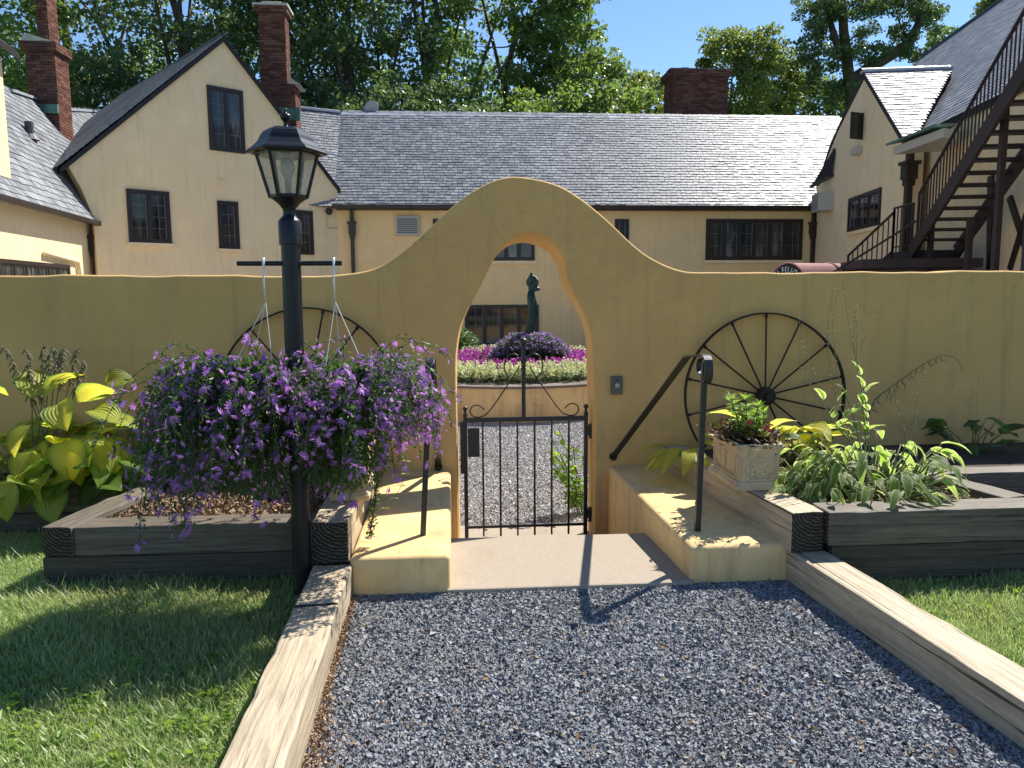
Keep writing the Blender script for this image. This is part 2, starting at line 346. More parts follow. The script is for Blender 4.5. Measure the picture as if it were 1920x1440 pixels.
# ================================================================ ground
SL = .025
def sheet(name, pts, mat, kind='structure'):
    m = MB().add(pts, [tuple(range(len(pts)))]); return tag(m.build(name, mat), kind=kind)
def gz(Y): return SL*Y
sheet('ground', [(-900, -900, -.30), (900, -900, -.30), (900, 900, -.30), (-900, 900, -.30)], M['lawn'])
sheet('courtyard_gravel', [(-12, 4.4, -.25), (14, 4.4, -.25), (14, 24, -.25), (-12, 24, -.25)], M['court'])
sheet('gravel_path', [(-.56, -4, gz(-4)-.008), (2.75, -4, gz(-4)-.008), (1.76, 3.74, gz(3.74)-.008), (-.56, 3.74, gz(3.74)-.008)], M['gravel_bed'])
def block(name, poly, mat):    # ground block with sloping top, vertical sides
    n = len(poly); vs = [(x, y, gz(y)) for x, y in poly]+[(x, y, -.28) for x, y in poly]
    m = MB().add(vs, [tuple(range(n))]+[(i, i+n, (i+1) % n+n, (i+1) % n) for i in range(n)]); return tag(m.build(name, mat), kind='structure')
block('lawn', [(-.56, 5.42), (-40, 5.42), (-40, -12), (-.56, -12)], M['lawn'])
block('lawn', [(40, -12), (40, 5.42), (1.70, 5.42), (1.80, 3.72), (2.75, -4), (2.75, -12)], M['lawn'])

# ================================================================ step slab, side walls
slab = thing('step_slab', 'pinkish concrete step slab at the end of the gravel path before the gate', 'step', (.6, 3.7, .08))
m = MB().add([(-.04, 3.70, .12), (1.225, 3.69, .12), (1.18, 4.50, .12), (-.03, 4.52, .12), (-.04, 3.70, .02), (1.225, 3.69, .02), (1.18, 4.50, -.28), (-.03, 4.52, -.28)],
             [(0, 1, 2, 3), (0, 4, 5, 1), (1, 5, 6, 2), (2, 6, 7, 3), (3, 7, 4, 0)])
m.build('tread', M['slab'], slab, bevel=.012)
MB().box((-.02, 4.50, -.28), (1.17, 5.9, -.235)).build('lower_step', M['slab'], slab, bevel=.008)
def cheek(name, label, front, back):
    (a, b), (c, d) = front, back
    vs = [(a, 3.715, .0), (b, 3.715, .0), (d, 5.41, -.28), (c, 5.41, -.28), (a, 3.715, .293), (b, 3.715, .293), (d, 5.41, .335), (c, 5.41, .335)]
    # subdivided top for a trowelled look
    m = MB(); m.add(vs, [(4, 5, 6, 7), (0, 1, 5, 4), (1, 2, 6, 5), (2, 3, 7, 6), (3, 0, 4, 7)])
    o = m.build(name, M['cheek'], None, bevel=.028, seg=4, smooth=True); o.data.set_sharp_from_angle(angle=R(180)); tag(o, label, 'side wall'); return o
M['cheek'] = stucco('cheek_stucco', (.74, .52, .245), (.66, .46, .21), (.22, .17, .11), .5, .006, .62)
cheek('step_side_wall', 'low yellow plastered side wall left of the step, under the straight left handrail', (-.515, -.017), (-.50, -.012))
cheek('step_side_wall', 'low yellow plastered side wall right of the step, beside the stone planter with red flowers', (1.21, 1.735), (1.13, 1.53))

# ================================================================ arch wall
YF, YB = 5.40, 5.68
top_px = [(620, 517), (650, 516), (680, 511), (720, 497), (760, 468), (800, 430), (840, 395), (880, 362), (920, 340), (955, 331), (985, 330), (1020, 336), (1060, 352), (1100, 378), (1140, 415), (1180, 452), (1215, 480), (1250, 499), (1290, 509), (1340, 512), (1400, 511)]
of_px = [(858, 900), (856, 760), (854, 667), (862, 608), (874, 583), (895, 550), (916, 504), (922, 490), (941, 460), (966, 442), (991, 434), (1016, 438), (1041, 455), (1060, 483), (1062, 508), (1065, 529), (1075, 554), (1091, 579), (1103, 608), (1110, 640), (1112, 692), (1114, 775), (1114, 900)]
ob_px = [(862, 900), (857, 760), (857, 664), (866, 605), (882, 572), (903, 534), (922, 490), (933, 474), (949, 462), (966, 456), (983, 454), (1003, 460), (1022, 470), (1037, 483), (1043, 500), (1046, 520), (1053, 541), (1067, 562), (1083, 585), (1093, 611), (1098, 634), (1099, 700), (1102, 900)]
def resamp(p, n):
    p = np.array(p, float); d = np.r_[0, np.cumsum(np.linalg.norm(np.diff(p, axis=0), axis=1))]
    t = np.linspace(0, d[-1], n); q = np.stack([np.interp(t, d, p[:, i]) for i in range(p.shape[1])], 1)
    for _ in range(2): q[1:-1] = (q[:-2]+2*q[1:-1]+q[2:])/4
    return q
tp = [onY(u, v, YF)[[0, 2]] for u, v in top_px]
tp = [(-14, 1.735), (-9, 1.73), (-5, 1.722), (-3.2, 1.725), (-2.2, 1.722)]+[tuple(q) for q in tp]+[(3.0, 1.722), (4.2, 1.727), (6, 1.735), (9, 1.74), (14, 1.745)]
tp = np.array(tp); TP = np.concatenate([tp[:5], resamp(tp[5:-5], 70), tp[-5:]])
far = []
for i in range(len(TP)-1):      # even spacing on the long straight runs, slightly uneven crest
    L = abs(TP[i+1, 0]-TP[i, 0]); k = max(1, int(L/.12))
    far += [TP[i]+(TP[i+1]-TP[i])*j/k for j in range(k)]
TP = np.array(far+[TP[-1]]); TP[:, 1] += .004*np.sin(TP[:, 0]*7)+.003*np.sin(TP[:, 0]*17+1)
OF = resamp([onY(u, v, YF)[[0, 2]] for u, v in of_px], 70); OB = resamp([onY(u, v, YB)[[0, 2]] for u, v in ob_px], 70)
OF[0][1] = OF[-1][1] = OB[0][1] = OB[-1][1] = .2
OFb = np.vstack([[OF[0][0], -.29], OF, [OF[-1][0], -.29]]); OBb = np.vstack([[OB[0][0], -.29], OB, [OB[-1][0], -.29]])
m = MB(); nT, nO = len(TP), len(OFb)
vs = [(x, YF, z) for x, z in TP]+[(x, YB, z) for x, z in TP]+[(x, YF, z) for x, z in OFb]+[(x, YB, z) for x, z in OBb]+[(-14, YF, -.29), (14, YF, -.29), (-14, YB, -.29), (14, YB, -.29)]
fo, bo = 2*nT, 2*nT+nO; c0 = 2*nT+2*nO
fs = [tuple([c0]+[fo+i for i in range(nO)]+[c0+1]+[i for i in range(nT-1, -1, -1)]),
      tuple([c0+3]+[bo+i for i in range(nO-1, -1, -1)]+[c0+2]+[nT+i for i in range(nT)])]
fs += [(i, i+1, nT+i+1, nT+i) for i in range(nT-1)]+[(fo+i+1, fo+i, bo+i, bo+i+1) for i in range(nO-1)]
fs += [(c0, 0, nT, c0+2), (c0+1, c0+3, 2*nT-1, nT-1)]
m.add(vs, fs)
wall = m.build('arched_wall', M['arch_paint'], None, smooth=True, bevel=.022, seg=3)
tag(wall, 'long olive yellow stucco garden wall rising to a curved arch over the gate', 'garden wall')
wall.data.set_sharp_from_angle(angle=R(180))
nm = wall.modifiers.new('wn', 'WEIGHTED_NORMAL'); nm.keep_sharp = False

# ================================================================ timbers
def timber(parent, p, q, w_, h_, mats=None, seed=0, name='timber'):      # p, q: centre of the top face at both ends
    p, q = A(*p), A(*q); L = np.linalg.norm(q-p); g = np.random.default_rng(seed+5)
    nx = max(3, int(L/.10)); ring = [(-.5, -1), (-.5, -.5), (-.5, 0), (-.17, 0), (.17, 0), (.5, 0), (.5, -.5), (.5, -1)]
    vs, fs, mi = [], [], []
    for i in range(nx+1):
        j = g.normal(0, .0013, (8, 2)); e = 1.0
        for k, (a, b) in enumerate(ring):
            chip = .0
            if k in (2, 5) and g.random() < .16: chip = g.uniform(.001, .005)
            vs.append((L*i/nx+(g.normal(0, .003) if i in (0, nx) else 0), a*w_+j[k, 0]-chip*np.sign(a), b*h_+j[k, 1]-chip))
    for i in range(nx):
        for k in range(8): fs.append((i*8+k, i*8+(k+1) % 8, (i+1)*8+(k+1) % 8, (i+1)*8+k))
    n1 = len(fs); fs.append(tuple(range(8))[::-1]); fs.append(tuple(nx*8+k for k in range(8)))
    me = bpy.data.meshes.new(name); me.from_pydata(vs, [], fs)
    for mt in (mats or (M['timber'], M['endgrain'])): me.materials.append(mt)
    mi = [0]*n1+[1, 1]; me.polygons.foreach_set('material_index', mi); me.update()
    o = link(name, me, parent); x = nrm(q-p); y = nrm(np.cross(A(0, 0, 1), x)); z = np.cross(x, y)
    o.matrix_basis = Matrix([[x[0], y[0], z[0], p[0]-wl(parent)[0]], [x[1], y[1], z[1], p[1]-wl(parent)[1]], [x[2], y[2], z[2], p[2]-wl(parent)[2]], [0, 0, 0, 1]])
    b = o.modifiers.new('bevel', 'BEVEL'); b.width = .009; b.segments = 2; b.limit_method = 'ANGLE'; b.angle_limit = R(50)
    return o
TD = (M['timber_shade'], M['endgrain']); TB = (M['timber_bed_shade'], M['endgrain'])
le = thing('timber_edging', 'pale weathered timber edging on the left of the gravel path, beside the shaded lawn', 'path edging', (-.6, 3.6, .1))
timber(le, (-.602, 3.27, gz(3.27)+.170), (-.598, 3.715, gz(3.7)+.172), .188, .19, None, 1)
timber(le, (-.598, .6, gz(.6)+.168), (-.602, 3.262, gz(3.262)+.166), .190, .19, None, 2)
re_ = thing('timber_edging', 'pale weathered timber edging on the right of the gravel path, beside the sunny lawn', 'path edging', (1.85, 3.6, .1))
def rx(Y): return 1.728+(3.71-Y)*.119+.095
timber(re_, (rx(.4), .4, gz(.4)+.166), (rx(3.75)-.003, 3.75, gz(3.75)+.168), .192, .20, None, 4)
rb = thing('raised_bed', 'raised timber bed on the right holding the green hosta clump and stone planter', 'raised bed', (2.4, 4.2, .1))
timber(rb, (1.80, 3.665, .477), (1.60, 5.39, .477), .185, .212, None, 5)
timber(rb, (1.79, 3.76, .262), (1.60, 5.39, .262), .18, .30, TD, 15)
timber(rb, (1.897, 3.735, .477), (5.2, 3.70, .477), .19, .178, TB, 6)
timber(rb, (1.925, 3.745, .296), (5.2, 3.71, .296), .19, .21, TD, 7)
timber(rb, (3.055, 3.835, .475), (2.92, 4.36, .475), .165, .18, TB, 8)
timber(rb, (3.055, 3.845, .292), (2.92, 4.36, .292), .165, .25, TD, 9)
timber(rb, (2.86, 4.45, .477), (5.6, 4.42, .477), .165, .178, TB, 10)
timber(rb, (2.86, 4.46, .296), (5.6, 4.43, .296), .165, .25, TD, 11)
MB().add([(1.70, 3.80, .425), (2.98, 3.80, .425), (2.88, 4.4, .43), (6, 4.5, .43), (6, 5.41, .44), (1.58, 5.41, .44)], [tuple(range(6))]).build('soil', M['soil'], rb)
MB().add([(3.0, 3.80, .20), (6, 3.80, .20), (6, 4.5, .20), (2.88, 4.5, .20)], [(0, 1, 2, 3)]).build('soil', M['soil'], rb)
lb = thing('raised_bed', 'raised timber bed on the left below the purple hanging baskets', 'raised bed', (-1.4, 4.2, .1))
timber(lb, (-.608, 3.725, .477), (-.60, 5.39, .477), .18, .212, None, 12)
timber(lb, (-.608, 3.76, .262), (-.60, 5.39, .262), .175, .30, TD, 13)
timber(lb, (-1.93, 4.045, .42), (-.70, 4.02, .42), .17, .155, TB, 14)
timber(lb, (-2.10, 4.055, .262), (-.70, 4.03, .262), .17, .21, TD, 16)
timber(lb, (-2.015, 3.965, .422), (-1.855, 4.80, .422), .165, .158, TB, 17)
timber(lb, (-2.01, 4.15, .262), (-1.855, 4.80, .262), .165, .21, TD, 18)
MB().add([(-1.98, 4.1, .365), (-.69, 4.1, .365), (-.69, 5.41, .38), (-1.98, 5.41, .38)], [(0, 1, 2, 3)]).build('soil', M['soil'], lb)
lb2 = thing('raised_bed', 'raised timber bed under the big golden hosta at the far left', 'raised bed', (-3, 4.9, .1))
timber(lb2, (-4.6, 4.90, .422), (-1.78, 4.885, .422), .175, .158, TB, 19)
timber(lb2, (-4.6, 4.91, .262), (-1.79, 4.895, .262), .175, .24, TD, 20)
MB().add([(-5, 4.95, .385), (-1.985, 4.95, .385), (-1.985, 5.41, .39), (-5, 5.41, .39)], [(0, 1, 2, 3)]).build('soil', M['soil'], lb2)

# ================================================================ houses
def slates(parent, poly, hdir, expo, wid, n_obj=300, thick=.022, s0=0., mat=None):
    mat = mat or M['slate']; poly = [A(*p) for p in poly]; h = nrm(A(*hdir)); o = poly[0]
    nn = nrm(sum(np.cross(poly[i]-o, poly[i+1]-o) for i in range(1, len(poly)-1)))
    if nn[2] < 0: nn = -nn
    h = nrm(h-nn*np.dot(h, nn)); s = np.cross(nn, h)
    if s[2] < 0: s = -s; h = -h
    P = np.array([[np.dot(p-o, h), np.dot(p-o, s)] for p in poly])
    g = np.random.default_rng(int(abs(o[0]*100))+3)
    C = []; n_ = len(P)
    def spans(y):
        xs = []
        for i in range(n_):
            x1, y1 = P[i]; x2, y2 = P[(i+1) % n_]
            if (y1 > y) != (y2 > y): xs.append((x2-x1)*(y-y1)/(y2-y1)+x1)
        xs.sort(); return list(zip(xs[::2], xs[1::2]))
    for j, y in enumerate(np.arange(P[:, 1].min()-expo*.2, P[:, 1].max()+expo, expo)):
        sp_ = spans(min(max(y+expo*.35, P[:, 1].min()+1e-3), P[:, 1].max()-1e-3)); x = P[:, 0].min()-g.uniform(0, wid)
        while x < P[:, 0].max():
            wj = wid*g.uniform(.72, 1.28); a1, a2 = g.normal(0, .6), g.normal(0, 1.); yy = y+g.normal(0, expo*.05)
            for lo_, hi_ in sp_:
                l_, r_ = max(x, lo_), min(x+wj, hi_)
                if r_-l_ > .03: C.append(((l_+r_)/2, yy, r_-l_, a1, a2))
            x += wj
    C = np.array(C)
    pos = o+C[:, :1]*h+(C[:, 1:2]+expo*.45)*s+nn*(thick*1.15)
    tilt = -R(1.)*0-thick/(expo*1.5)+C[:, 4]*.005; yw = C[:, 3]*.012
    sx = s[None]+0*pos; hx = h[None]+yw[:, None]*s[None]; hx /= np.linalg.norm(hx, axis=1)[:, None]
    sx = sx+tilt[:, None]*nn[None]; sx -= hx*np.sum(sx*hx, 1)[:, None]; sx /= np.linalg.norm(sx, axis=1)[:, None]; nx = np.cross(hx, sx)
    if nx[0] @ nn < 0: nx = -nx
    rot = np.stack([hx, sx, nx], 2)
    base = np.array([(x, y, z) for z in (-.5, .5) for y in (-.5, .5) for x in (-.5, .5)], float)
    fc = np.array([(4, 5, 7, 6), (0, 1, 5, 4), (1, 3, 7, 5), (2, 0, 4, 6)])
    if np.dot(np.cross(rot[0][:, 0], rot[0][:, 1]), rot[0][:, 2]) < 0: fc = fc[:, ::-1]
    sc = np.stack([C[:, 2]-.011, np.full(len(C), expo*1.25), thick*np.random.default_rng(2).uniform(.7, 1.3, len(C))], 1)
    d = np.linalg.norm(pos-O, axis=1)
    q = (pos-O); z = q @ fwd; u = 960+F*(q @ rt)/z; v = 720-F*(q @ up)/z
    vis = (z > 0) & (u > -20) & (u < 1940) & (v > -20) & (v < 520)
    order = np.lexsort((d, ~vis)); a = order[:n_obj]; b = order[n_obj:]
    me0 = nmesh('slate', base, fc, mat)
    off = wl(parent)
    for i in a:
        ob = bpy.data.objects.new('slate', me0); COL.objects.link(ob); ob.parent = parent
        rr = rot[i]*sc[i][None]; p = pos[i]-off
        ob.matrix_basis = Matrix([[*rr[0], p[0]], [*rr[1], p[1]], [*rr[2], p[2]], [0, 0, 0, 1]])
    if len(b):
        V, Fc = inst(base, fc, pos[b]-off, rot[b], sc[b]); tag(link('slates', nmesh('slates', V, Fc, mat), parent), kind='stuff')
def window(parent, P0, P1, n, lights=2, cols=2, rows=3, fr=.075, dep=.05, sill=True, curtain=False):
    # P0 lower left, P1 upper right on the wall plane; n outward normal
    P0, P1 = np.array(P0), np.array(P1); z0, z1 = P0[2], P1[2]; a = P1-P0; a[2] = 0; W = np.linalg.norm(a); a = a/W; Z = A(0, 0, 1)
    n = nrm(A(*n))
    def bx(mb, x0, x1, za, zb, d0, d1): mb.ob(P0*A(1, 1, 0)+a*(x0+x1)/2+Z*(za+zb)/2+n*(d0+d1)/2, a*(x1-x0)/2, n*(d1-d0)/2, Z*(zb-za)/2)
    f = MB(); bx(f, 0, W, z1-fr, z1, -.02, dep); bx(f, 0, W, z0, z0+fr, -.02, dep)
    bx(f, 0, fr, z0+fr, z1-fr, -.02, dep-.003); bx(f, W-fr, W, z0+fr, z1-fr, -.02, dep-.003)
    lw = (W-2*fr)/lights; mw = fr*.8
    for i in range(1, lights): bx(f, fr+i*lw-mw/2, fr+i*lw+mw/2, z0+fr, z1-fr, -.02, dep-.006)
    wo = f.build('window', M['brown_paint'], parent)
    mu = MB()
    for i in range(lights):
        xa = fr+i*lw+(mw/2 if i else 0); xb = fr+(i+1)*lw-(mw/2 if i < lights-1 else 0)
        p = MB(); bx(p, xa, xb, z0+fr, z1-fr, .0, .012); p.build('pane', M['pane'], wo)
        s = .028; e = MB(); bx(e, xa, xa+s, z0+fr, z1-fr, .012, dep-.015); bx(e, xb-s, xb, z0+fr, z1-fr, .012, dep-.015); bx(e, xa+s, xb-s, z1-fr-s, z1-fr, .012, dep-.015); bx(e, xa+s, xb-s, z0+fr, z0+fr+s, .012, dep-.015)
        e.build('sash', M['brown_paint'], wo)
        for c in range(1, cols): x = xa+(xb-xa)*c/cols; bx(mu, x-.0045, x+.0045, z0+fr+s, z1-fr-s, .012, .022)
        for r_ in range(1, rows): z = z0+fr+(z1-z0-2*fr)*r_/rows; bx(mu, xa+s, xb-s, z-.0045, z+.0045, .013, .021)
        x = xb-s-.012; bx(mu, x-.006, x+.006, z0+fr+s, z1-fr-s, .012, .026)
    mu.build('leading', M['muntin'], wo)
    if sill: sb = MB(); bx(sb, -.06, W+.06, z0-.09, z0-.003, -.02, .07); sb.build('sill', M['house_paint'], wo)
    return wo
def wpx(parent, p, n, l, t, r, b, **k):   # on a wall plane, from surveyed left/top/right/bottom
    lo = onP(l, b, p, n); hi = onP(r, t, p, n); return window(parent, lo, hi, n, **k)
def downspout(parent, base, z0, z1, head=True, s=.1):
    x, y = base[0], base[1]; d = MB().box((x-s/2, y-s/2, z0), (x+s/2, y+s/2, z1)); o = d.build('downspout', M['brown_paint'], parent, bevel=.01)
    if head:
        h = MB(); h.box((x-s*.95, y-s*.9, z1-.75), (x+s*.95, y+s*.9, z1-.45)); h.box((x-s*1.25, y-s*1.2, z1-.45), (x+s*1.25, y+s*1.2, z1-.38)); h.box((x-s*.7, y-s*.7, z1-.88), (x+s*.7, y+s*.7, z1-.75))
        h.build('leader_head', M['brown_paint'], o)
    return o
def ac_unit(name_parent, c, ax, n, w_=.66, h_=.45, dep=.35):
    c, ax, n = A(*c), nrm(A(*ax)), nrm(A(*n)); Z = A(0, 0, 1)
    b = MB(); b.ob(c+n*dep/2, ax*w_/2, n*dep/2, Z*h_/2); o = b.build('air_conditioner', M['ac_case'], name_parent, bevel=.01)
    g = MB(); g.ob(c+n*(dep+.004), ax*(w_/2-.05), n*.006, Z*(h_/2-.05)); g.build('grille', M['ac_grille'], o)
    s = MB()
    for i in range(9): s.ob(c+n*(dep+.014)+Z*(h_-.12)*(i/8-.5), ax*(w_/2-.05), n*.006, Z*.008)
    s.build('louvre', M['ac_case'], o); return o

# ---- main range
Y0 = 23.0; pM = A(0, Y0, 0); nM = A(0, -1, 0)
main = thing('long_house_range', 'long yellow house range with the wide slate roof behind the arch', 'house', (4, 23, -.25))
MB().box((-3.6, Y0, -.28), (11.6, Y0+7, 4.2)).build('wall', M['range_paint'], main)
RZ = 7.42; RY = 26.5
deck = MB().prism([(-3.62, Y0-.22, 4.02), (-3.62, RY, RZ-.03), (-3.62, 30.2, 4.02)], (17.0, 0, 0)); roof = deck.build('roof', M['slate_under'], main)
slates(main, [(-3.28, Y0-.26, 4.04), (11.55, Y0-.26, 4.04), (12.0, Y0+.1, 4.4), (13.6, RY, RZ), (-3.46, RY, RZ)], (1, 0, 0), .142, .17, 300)
rm = MB(); x = -3.5
while x < 13.4: rm.prism([(x, RY-.13, RZ-.06), (x, RY, RZ+.055), (x, RY+.13, RZ-.06)], (1.98, 0, 0)); x += 2.0
rm.build('ridge_cap', M['ridge_metal'], main)
g = MB().prism([(-3.3, Y0-.40, 4.08), (-3.3, Y0-.22, 4.08), (-3.3, Y0-.22, 3.97), (-3.3, Y0-.36, 3.97)], (14.7, 0, 0)); g.build('gutter', M['brown_paint'], main)
MB().box((-3.2, Y0-.22, 3.95), (11.1, Y0-.002, 4.06)).build('fascia', M['brown_paint'], main)
for (l, t, r, b, li) in [(1322, 411, 1505, 488, 6), (920, 445, 1002, 489, 3), (1152, 411, 1179, 488, 2), (813, 411, 850, 488, 2)]:
    wpx(main, pM, nM, l, t, r, b, lights=li if li < 6 else 6, cols=2, rows=3)
wpx(main, pM, nM, 872, 571, 1010, 650, lights=4, cols=2, rows=4)
a, b = onP(862, 668, pM, nM), onP(1000, 656, pM, nM)
MB().box((a[0], Y0-.05, a[2]-.5), (b[0], Y0+.01, b[2])).build('panel', M['concrete'], main, bevel=.01)
q = onP(660, 400, pM, nM); downspout(main, (q[0], Y0-.09), -.25, 4.0, s=.10)
q = onP(1525, 400, pM, nM); downspout(main, (q[0]-.02, Y0-.09), -.25, 4.0, s=.11)
q = (onP(742, 443, pM, nM)+onP(786, 405, pM, nM))/2; ac_unit(main, q, (1, 0, 0), nM, .68, .56, .12)
# roof piece turning left behind the gable
PA_, PB_ = A(-3.46, RY, RZ), A(-3.28, Y0-.26, 4.04); PC_ = onZ(552, 204, RZ+.02); dd = PC_-PA_
leftroof = thing('angled_roof', 'small bright slate roof slope between the gable and the long roof', 'roof', tuple(PB_))
MB().add([PA_-A(0, 0, .03), PB_-A(0, 0, .03), PB_+dd-A(0, 0, .03), PC_-A(0, 0, .03)], [(0, 1, 2, 3)]).build('deck', M['slate_under'], leftroof)
slates(leftroof, [PA_, PB_, PB_+dd, PC_], dd, .142, .17, 120)
MB().bar(PA_+A(0, 0, .03), PC_+A(0, 0, .03), .22, .06).build('ridge_cap', M['ridge_metal'], leftroof)
dish = thing('satellite_dish', 'small grey satellite dish on the long roof ridge', 'satellite dish', tuple(onY(697, 214, RY+.3)))
c = onY(697, 202, RY+.2); dm = MB(); dr = nrm(A(-.15, -.9, .35)); ux = nrm(np.cross(dr, A(0, 0, 1))); uy = np.cross(ux, dr)
vs = [c-dr*.06]+[c+dr*.10*(k/3.)**2-dr*.06+(ux*math.cos(t)*.24+uy*math.sin(t)*.26)*k/3. for k in (1, 2, 3) for t in np.linspace(0, 2*math.pi, 16, endpoint=False)]
fs = [(0, 1+j, 1+(j+1) % 16) for j in range(16)]+[(1+k*16+j, 17+k*16+j, 17+k*16+(j+1) % 16, 1+k*16+(j+1) % 16) for k in (0, 1) for j in range(16)]
dm.add(vs, fs); dm.build('reflector', M['ac_case'], dish, smooth=True).modifiers.new('s', 'SOLIDIFY').thickness = .012
MB().tube([c, c-A(0, -.1, .15), onY(697, 216, RY+.3)-A(0, 0, .1)], .02).tube([c+A(0, 0, -.2), c+dr*.28], .01).build('arm', M['ac_case'], dish)

# ---- gabled left wing
aG = R(51.5); pG = A(-3.2, 23, 0); nG = A(math.cos(aG), -math.sin(aG), 0); tG = A(math.sin(aG), math.cos(aG), 0)
gab = thing('gabled_house', 'yellow house with the steep front gable and three dark windows on the left', 'house', (-5.8, 21, -.25))
def G(u, v): return onP(u, v, pG, nG)
apex = G(418, 69); eL = G(126, 307); eR = G(633, 354); kL = G(176, 409)
bl = kL*A(1, 1, 0)+A(0, 0, -.28); br = eR*A(1, 1, 0)+A(0, 0, -.28)
MB().prism([bl, br, eR, apex, eL, G(152, 352), kL], -nG*.35).build('wall', M['house_paint'], gab)
bk = -nG; Lb = 8.
rl = [apex+nG*.08, apex+bk*Lb, eL+bk*Lb-tG*.15, eL-tG*.15+nG*.08-A(0, 0, .1)]
MB().prism(rl, A(-.0, 0, -.12)).build('roof', M['slate_under'], gab)
slates(gab, [p+A(0, 0, .0) for p in rl], nG, .15, .19, 300)
rr_ = [apex+nG*.08, apex+bk*Lb, eR+bk*Lb+tG*.05, eR+nG*.08+tG*.05]
MB().prism(rr_, A(0, 0, -.12)).build('roof', M['slate_under'], gab)
MB().bar(apex+nG*.1+A(0, 0, .01), apex+bk*Lb+A(0, 0, .01), .2, .05).build('ridge_cap', M['dark_metal'], gab)
wpx(gab, pG, nG, 393, 171, 454, 281, lights=2, cols=2, rows=4, sill=False)
wpx(gab, pG, nG, 242, 360, 316, 454, lights=2, cols=2, rows=4)
wpx(gab, pG, nG, 411, 379, 445, 466, lights=1, cols=2, rows=4)
wpx(gab, pG, nG, 556, 396, 585, 477, lights=1, cols=2, rows=4, sill=False)
c = G(612, 397); fl = thing('flood_light', 'small black floodlight on the gabled house wall beside the downspout', 'floodlight', tuple(c+nG*.1))
MB().tube([c, c+nG*.1], .02).ball(c+nG*.15, .10).build('lamp_head', M['black_iron'], fl, smooth=True)
MB().tube([G(612, 402)+nG*.02, G(612, 427)+nG*.02, G(628, 428)+nG*.02, G(632, 428)+nG*.02], .012).build('cable', M['ac_case'], fl)
c = (G(409, 339)+G(421, 350))/2
MB().ob(c+nG*.02, tG*.09, nG*.02, A(0, 0, .10)).build('vent', M['house_paint'], gab, bevel=.01)

# ---- low left wing, sunlit
aL = R(-7); tL = A(math.sin(aL), math.cos(aL), 0); nL = A(math.cos(aL), -math.sin(aL), 0); pL = A(-8.45, 18.94, 0)
low = thing('low_house_wing', 'low sunlit yellow wing with slate roof at the far left edge', 'house', (-8.4, 17, -.25))
s0, s1 = pL-tL*9, pL+tL*1.0
MB().prism([s0+A(0, 0, -.28), s1+A(0, 0, -.28), s1+A(0, 0, 3.30), s0+A(0, 0, 3.30)], -nL*.4).build('wall', M['house_paint'], low)
E1, E2 = onP(15, 373, pL+nL*.22, nL), onP(186, 413, pL+nL*.22, nL); E1[2] = E2[2] = (E1[2]+E2[2])/2; LZ = E1[2]
Rp = onP(195, 212, pL-nL*3.4, nL); nl_ = nrm(np.cross(E2-E1, Rp-E1)); nl_ = nl_ if nl_[2] > 0 else -nl_
def LR(u, v): return onP(u, v, E1, nl_)
rp = [E1-tL*3, E2, LR(150, 345), LR(127, 303), LR(197, 210), LR(120, 206), LR(80, 190), LR(15, 170), LR(15, 170)-tL*2.5]
MB().prism(rp, -nl_*.10).build('roof', M['slate_under'], low); slates(low, rp, tL, .17, .21, 300)
MB().bar(LR(118, 205)+nl_*.03, LR(197, 210)+nl_*.03, .2, .08).bar(LR(14, 170)+nl_*.03, LR(75, 190)+nl_*.03, .2, .06).build('ridge_cap', M['ridge_metal'], low)
MB().bar(E1-tL*3+nL*.05-A(0, 0, .06), E2+nL*.05-A(0, 0, .06), .13, .11).build('gutter', M['brown_paint'], low, bevel=.02)
q = E2-nL*.12-tL*.15; downspout(low, q, -.25, LZ+.05, s=.09)
a_, b_ = onP(-30, 500, pL, nL), onP(127, 497, pL, nL); window(low, A(*onP(127, 600, pL, nL)*A(1, 1, 0))-tL*3.2+A(0, 0, 1.0), A(b_[0], b_[1], b_[2]), nL, lights=6, cols=2, rows=3, sill=False)
MB().tube([onP(83, 475, pL+nL*.05, nL), onP(146, 490, pL+nL*.05, nL), onP(150, 520, pL+nL*.05, nL)], .045).build('pipe', M['house_paint'], low, smooth=True)
vp = LR(56, 258); MB().tube([vp, vp+A(0, 0, .35)], .09, 12).lathe(vp, [(.2, -.05), (.11, .08)], 12).build('roof_vent', M['dark_metal'], low)
# tall block whose corner shows at the left frame edge
tall = thing('tall_house_block', 'tall sunlit yellow wall corner with dark eave at the left frame edge', 'house', (-8.3, 13.5, -.25))
c0_ = onP(18, 300, pL, nL)*A(1, 1, 0)
tz = onP(10, 112, c0_, nL)[2]
MB().prism([c0_-tL*5+A(0, 0, -.28), c0_+A(0, 0, -.28), c0_+A(0, 0, tz), c0_-tL*5+A(0, 0, tz)], -nL*3).build('wall', M['house_paint'], tall)
MB().prism([c0_-tL*5+nL*.25+A(0, 0, tz), c0_+tL*.15+nL*.25+A(0, 0, tz), c0_+tL*.15-nL*3+A(0, 0, tz+2.6), c0_-tL*5-nL*3+A(0, 0, tz+2.6)], A(0, 0, .12)).build('roof', M['brown_paint'], tall)

